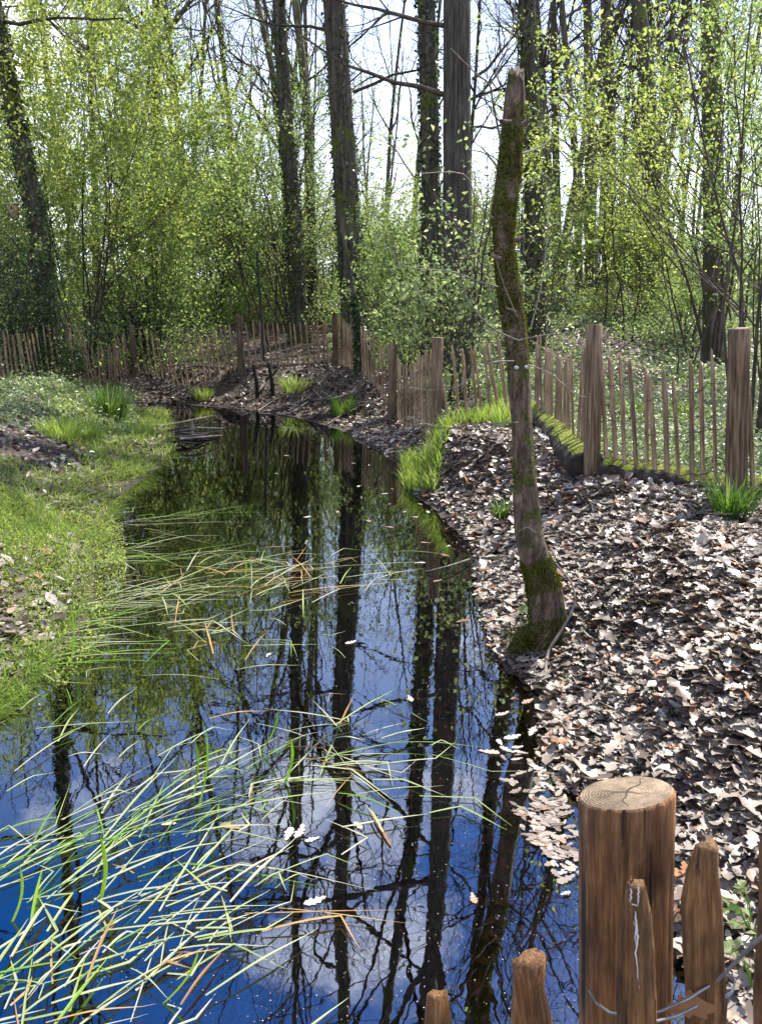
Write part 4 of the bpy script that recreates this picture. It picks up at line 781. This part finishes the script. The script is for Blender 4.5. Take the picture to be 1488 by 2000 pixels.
# ------------------------------------------------------------------ reeds lying on the water: every blade a part of its clump
def blade_obj(P, w, mat, parent, name='blade'):
    n = len(P); T = np.gradient(P, axis=0); sd = unit(np.cross(T, np.array([0, 0, 1.]))+1e-6); tp = w*np.concatenate([np.linspace(.7, 1, n//2), np.linspace(1, .12, n-n//2)])
    up = np.array([0, 0, .22])*tp[:, None]
    V = np.concatenate([P+sd*tp[:, None]*.5+up, P, P-sd*tp[:, None]*.5+up]); i = np.arange(n-1); F = np.concatenate([np.stack([i, i+1, n+i+1, n+i], 1), np.stack([n+i, n+i+1, 2*n+i+1, 2*n+i], 1)])
    return part(name, V, F, [M[mat]], parent, True) if parent is not None else (V, F)
rg = np.random.default_rng(55)
def lie(start, head, ln, kink, lift=.05):
    n = 9; t = np.linspace(0, 1, n); h = head+np.where(t > kink[0], kink[1], 0)+np.cumsum(rg.normal(0, .012, n)); st = ln/n; x = start[0]+np.cumsum(np.cos(h))*st; y = start[1]+np.cumsum(np.sin(h))*st
    z = .005+rg.uniform(0, .018)+lift*np.sin(np.pi*np.clip(t*1.15, 0, 1))*rg.uniform(0, 1); return np.stack([x, y, z], 1)
def reed_clump(label, px, py, n, hc, hs, ln, wid, rad, group, mats=('reed',), kinkp=.24, lift=.015):
    c = atZ(px, py, 0); t = thing('reed_clump', label, 'reed', c, group)
    for i in range(int(n*1.3)):
        s0 = c[:2]+rg.normal(0, rad*1.15, 2); kk = (rg.uniform(.35, .75), rg.choice([-1, 1])*rg.uniform(.5, 1.8)) if rg.uniform() < kinkp else (2, 0)
        blade_obj(lie(s0, rg.normal(hc, hs*1.15), ln*rg.uniform(.25, .95), kk, lift), wid*.92*rg.uniform(.4, 1.2), mats[rg.integers(0, len(mats))], t)
G1, G2 = 'flattened reeds in the foreground water', 'flattened reeds along the left shore'
m3 = ('reed', 'reed', 'reed', 'reed_green'); m4 = ('reed', 'reed', 'reed', 'reed', 'reed_brown')
r_ = math.radians
reed_clump('flattened reeds at the very bottom left corner', 20, 1950, 22, r_(62), .35, .55, .011, .12, G1, m3)
reed_clump('flattened reeds spreading across the bottom edge left of the centre', 230, 1960, 18, r_(55), .55, .50, .010, .14, G1, m4)
reed_clump('flattened reeds crossing below the upright green shoot', 160, 1800, 24, r_(50), .45, .62, .010, .14, G1, m3)
reed_clump('flattened reeds around a brown broken stalk', 330, 1780, 20, r_(38), .45, .60, .010, .13, G1, m4)
reed_clump('flattened reeds in parallel sheaves at the left edge above the corner', 10, 1690, 22, r_(58), .3, .75, .010, .12, G1, m3)
reed_clump('flattened reeds reaching up between the upright green shoots', 250, 1640, 26, r_(60), .3, .80, .010, .16, G1, m3)
reed_clump('flattened reeds ending in kinked tips at the pool centre', 440, 1560, 18, r_(45), .55, .60, .010, .16, G1, m3, .45)
reed_clump('broken kinked reeds over the brightest blue water', 560, 1440, 20, r_(20), 1.0, .55, .010, .22, G1, m4, .6)
reed_clump('broken reeds pointing right toward the dark reflected trunk', 620, 1500, 14, r_(5), .5, .62, .010, .14, G1, m3, .4)
reed_clump('sparse reeds left of the blue water below the grass shore', 120, 1480, 14, r_(70), .6, .6, .009, .22, G1, m3)
reed_clump('single thin reeds on the open water near the bottom', 520, 1800, 8, r_(60), .8, .45, .009, .22, G1, m4, .4)
reed_clump('last reeds scattered toward the dark reflected oak', 680, 1640, 6, r_(40), .6, .42, .010, .16, G1, m4, .4)
reed_clump('reeds fanning from the near left shore close to the frame edge', 20, 1290, 22, r_(20), .4, .75, .010, .16, G2, m3)
reed_clump('reeds fanning out from the herb fringe into dark water', 120, 1230, 24, r_(32), .35, .95, .010, .18, G2, m3)
reed_clump('reeds reaching the middle of the pond from the left shore', 220, 1180, 24, r_(28), .35, 1.0, .010, .2, G2, m3)
reed_clump('reeds trailing along the shore below the grass point', 200, 1090, 22, r_(18), .4, .95, .010, .18, G2, m3)
reed_clump('thin reeds over the green reflection at the upper left', 240, 1020, 14, r_(15), .4, 1.0, .009, .2, G2, m3)
reed_clump('matted reeds in the middle of the pond', 440, 1150, 30, r_(30), .8, .85, .010, .32, G2, m4, .3)
reed_clump('reed mat at the right end before the dark reflected trunk', 560, 1130, 34, r_(35), .9, .75, .010, .34, G2, m4, .35)
reed_clump('loose reeds south of the reed mat', 440, 1250, 16, r_(30), .9, .7, .010, .25, G2, m4, .4)
reed_clump('grey broken reeds between the mat and the left fan', 340, 1140, 20, r_(25), .8, .8, .009, .28, G2, m4, .3)
def shoot(label, px, py, top, w, lx, seed):
    c = atZ(px, py, 0); t = thing('reed_shoot', label, 'reed', c, 'upright green reed shoots'); h = atY(px+lx, top, c[1]); n = 9; s = np.linspace(0, 1, n)[:, None]
    P = c+(h-c)*s+np.array([.02, 0, 0])*np.sin(s*3); V = P; sd = np.array([1., .25, 0])*w; tp = np.concatenate([np.full(5, .9), [1, .9, .6, .08]])
    VV = np.concatenate([P+sd*tp[:, None]*.5, P+np.array([0, .15*w, 0]), P-sd*tp[:, None]*.5]); i = np.arange(n-1); F = np.concatenate([np.stack([i, i+1, n+i+1, n+i], 1), np.stack([n+i, n+i+1, 2*n+i+1, 2*n+i], 1)]); part('blade', VV, F, [M['reed_green']], t, True)
for i, q in enumerate([('upright green shoot with a broad blade near the bottom left', 196, 1760, 1632, .014, -2),('leaning green shoot crossing the bottom reeds', 320, 1960, 1855, .009, 66),('thin green shoot left of the pair', 376, 1560, 1440, .007, 3),('tall thin green shoot of the pair at the pool centre', 390, 1570, 1415, .008, 10),('curved green shoot in front of the kinked reeds', 556, 1530, 1440, .013, 10),('slanting green shoot on the bright blue water', 508, 1470, 1385, .009, 35),('short green shoot at the far reed mat', 478, 1130, 1080, .008, -5),('short bright shoot right of the far reed mat', 520, 1110, 1075, .009, 3),('green shoot over the left shore reeds', 140, 1290, 1180, .011, -4),('thin shoot at the left edge', 25, 1800, 1690, .009, 12)]): shoot(*q, i)

# ------------------------------------------------------------------ sticks, stakes, nest box, steel posts, small plants
def stick(label, pts, r0, r1, name='fallen_branch', mat='stick', group=None, cat='branch'):
    P = np.array([np.asarray(p, float) for p in pts]); Q = []; n = len(P)
    for i in range(n-1):
        a, b, c, d = P[max(i-1, 0)], P[i], P[i+1], P[min(i+2, n-1)]
        for j in range(4): t = j/4; Q.append(.5*((2*b)+(-a+c)*t+(2*a-5*b+4*c-d)*t*t+(-a+3*b-3*c+d)*t**3))
    Q = np.array(Q+[P[-1]]); T = Tubes(); T.add(Q, np.linspace(r0, r1, len(Q)), 7); V, F = T.get(); c = Q[0].copy(); t = thing(name, label, cat, c, group); part('wood', V, F, [M[mat]], t, True); return t
def gzp(px, py, dz=.02):
    z = .2
    for _ in range(14): c = atZ(px, py, z); z = .5*z+.5*float(gz(c[0], c[1]))
    return np.array([c[0], c[1], max(z, 0)+dz])
stick('pale curved stick leaning at the right side of the snag foot', [gzp(1064,1335,.02),gzp(1070,1290,.05),atY(1100,1225,4.40),atY(1121,1180,4.44),atY(1116,1140,4.5),atY(1085,1100,4.62)], .010, .004)
stick('pale stick reaching from the right shore out over the water', [atZ(915,1093,.03),atZ(870,1107,.05),atZ(832,1116,.015)], .008, .004)
for i, q in enumerate([((1180,1100),(1230,1060),(1290,1045)),((1195,1075),(1260,1030)),((1100,1105),(1185,1100)),((1240,1420),(1300,1380),(1340,1330)),((1180,1490),(1250,1495)),((1440,1290),(1488,1265)),((1120,1350),(1200,1370),(1260,1330)),((1090,1060),(1140,1085)),((1370,1560),(1430,1500)),((1180,1420),(1170,1380)),((1300,1240),(1370,1235),(1400,1250)),((960,1000),(930,1020),(880,1040)),((900,1000),(940,960)),((1150,1180),(1220,1195)),((1340,1610),(1460,1600))]):
    stick('thin dead twig lying on the leaf litter of the right bank', [gzp(a, b, .03) for a, b in q], .006, .003, 'dead_twig', group='dead twigs on the right bank', cat='twig', mat=('stick', 'twig')[i % 2])
for i in range(13):
    a, b = rg.uniform(300, 360), rg.uniform(830, 868); ln = rg.uniform(40, 110); s = rg.uniform(-.22, .16); z0 = rg.uniform(.01, .13)
    stick('grey dead branch of the small pile at the tip of the left bank', [atZ(a, b, z0), atZ(a+ln*.5, b+ln*.5*s, z0+rg.uniform(-.01, .04)), atZ(a+ln, b+ln*s, max(.01, z0-.04))], .022, .008, group='dead branches piled at the left bank tip', mat=('stick', 'stake', 'twig')[i % 3])
stick('upright stub sticking out of the branch pile', [atZ(376,848,0), atZ(376,848,0)+np.array([.01, 0, .22])], .025, .018, 'branch_stub')
for i in range(26):
    a, b = rg.uniform(520, 740), 0; b = 790+(a-520)*.16-rg.uniform(0, 62); ln = rg.uniform(25, 75); s = rg.uniform(-.7, .15)
    stick('grey stick of the brushwood on the bank left of the bent fence', [gzp(a-ln*.5, b-ln*.5*s), gzp(a, b, .05), gzp(a+ln*.5, b+ln*.5*s)], .013, .006, 'dead_twig', group='brushwood on the far right bank', cat='twig', mat=('stick', 'twig')[i % 2])
for lab, px_, top, lean in (('left one of two dark rotten stakes in the far bank', 497, 712, -.05), ('right one of two dark rotten stakes in the far bank', 527, 710, -.10)):
    Yk = 17.7; x = colx(px_, Yk); z = float(gz(x, Yk)); h = atY(px_, top, Yk)[2]; stick(lab, [(x+.05, Yk, z-.2), (x+.03, Yk, (z+h)/2), (x-.03, Yk, h)], .05, .03, 'stake', 'stake', 'rotten stakes in the far bank', 'stake')
for lab, px_, py0, py1, Yk, ln_ in (('thin dark steel post behind the left fence', 297, 660, 545, 20.2, -12), ('thin dark steel post behind the far fence', 516, 645, 490, 21, -14), ('thin dark steel post on the slope just right of the snag', 1019, 590, 420, 17, 0)):
    x = colx(px_, Yk); z = float(gz(x, Yk)); tp_ = atY(px_+ln_, py1, Yk); t = thing('steel_post', lab, 'post', (x, Yk, z), 'thin dark steel posts'); T = Tubes(); T.add(np.array([(x, Yk, z-.2), tp_]), [.028, .028], 6); V, F = T.get(); part('shaft', V, F, [M['steel']], t, True)
    T = Tubes(); T.add(np.array([tp_, tp_+np.array([0, 0, .03])]), [.034, .012], 8); V, F = T.get(); part('cap', V, F, [M['steel']], t)
nbp = atY(28, 425, 16.7); nb = thing('nest_box', 'wooden nest box with pale roof fixed to the leaning ivy tree', 'nest box', nbp)
def boxm(x0, x1, y0, y1, z0, z1, sl=0): return np.array([(x0,y0,z0),(x1,y0,z0),(x1,y1,z0),(x0,y1,z0),(x0,y0,z1),(x1,y0,z1),(x1,y1,z1+sl),(x0,y1,z1+sl)], float), np.array([(0,3,2,1),(4,5,6,7),(0,1,5,4),(1,2,6,5),(2,3,7,6),(3,0,4,7)])
V, F = boxm(-.075, .075, -.075, .075, 0, .22, .03); link('body', mesh_np('body', V, F, [M['box']]), nb)
V, F = boxm(-.12, .11, -.12, .09, .222, .245, .03); V[4:, 2] += .0; V[:4, 2] += np.array([0, 0, .03, .03]); link('roof', mesh_np('roof', V, F, [M['box_roof']]), nb)
k = 14; a = np.linspace(0, 6.283, k, endpoint=False); link('entrance_hole', mesh_np('hole', np.concatenate([np.stack([np.cos(a)*.018, np.full(k, -.0775), .15+np.sin(a)*.018], 1), [[0, -.0775, .15]]]), np.array([[i, (i+1) % k, k] for i in range(k)]), [M['stake']]), nb)
def plant(label, px, py, z, n, ls, h, rad, mat, seed, name='bramble_plant'):
    rgp = np.random.default_rng(seed); c = gzp(px, py, 0); t = thing(name, label, 'plant', c); T = Tubes()
    for i in range(n):
        a = rgp.uniform(0, 6.28); e = c+np.array([math.cos(a)*rad*rgp.uniform(.3, 1), math.sin(a)*rad*rgp.uniform(.3, 1), h*rgp.uniform(.4, 1)]); T.add(np.array([c, (c+e)/2+np.array([0, 0, h*.2]), e]), [.0022, .0018, .0012], 4)
        D = np.array([[math.cos(a+q), math.sin(a+q), -.1] for q in (0, 1.1, -1.1)]); lv, lf = leaves_np(np.repeat(e[None], 3, 0), ls, up=2.5, asp=.6, rng=rgp, D=D, fold=.1); part('leaf', lv, lf, [M[mat]], t)
    V, F = T.get(); part('stems', V, F, [M['reed_green']], t, True); return t
plant('fresh green bramble sprig at the right edge beside the foreground pales', 1470, 1830, .4, 14, .042, .16, .13, 'leaf_b', 1); plant('second bramble sprig lower at the right edge by the wire', 1475, 1950, .4, 10, .042, .14, .10, 'leaf_pale', 4)
plant('tiny green seedling at the water edge below the snag', 1103, 1335, .05, 5, .035, .05, .04, 'leaf_a', 2, 'seedling'); plant('small broad-leaved green plant left of the snag foot', 1032, 1215, .05, 4, .07, .14, .04, 'leaf_b', 3, 'seedling')
c = gzp(975, 1200, .03); o = link('green_leaf', mesh_np('green_leaf', OAK[2][0]*np.array([1, 1.4, .5]), OAKF, [M['leaf_a']]), None, c, (0, .2, 2.2), .07); tag(o, 'single bright green leaf lying left of the snag', 'leaf')
c = atY(1350, 1968, .985); dl = link('curled_leaf', mesh_np('curled_leaf', OAK[5][0], OAKF, [M['litter_wet']]), None, c, (.5, .3, .4), .085); tag(dl, 'brown curled oak leaf caught in the wire behind the foreground pales', 'leaf')
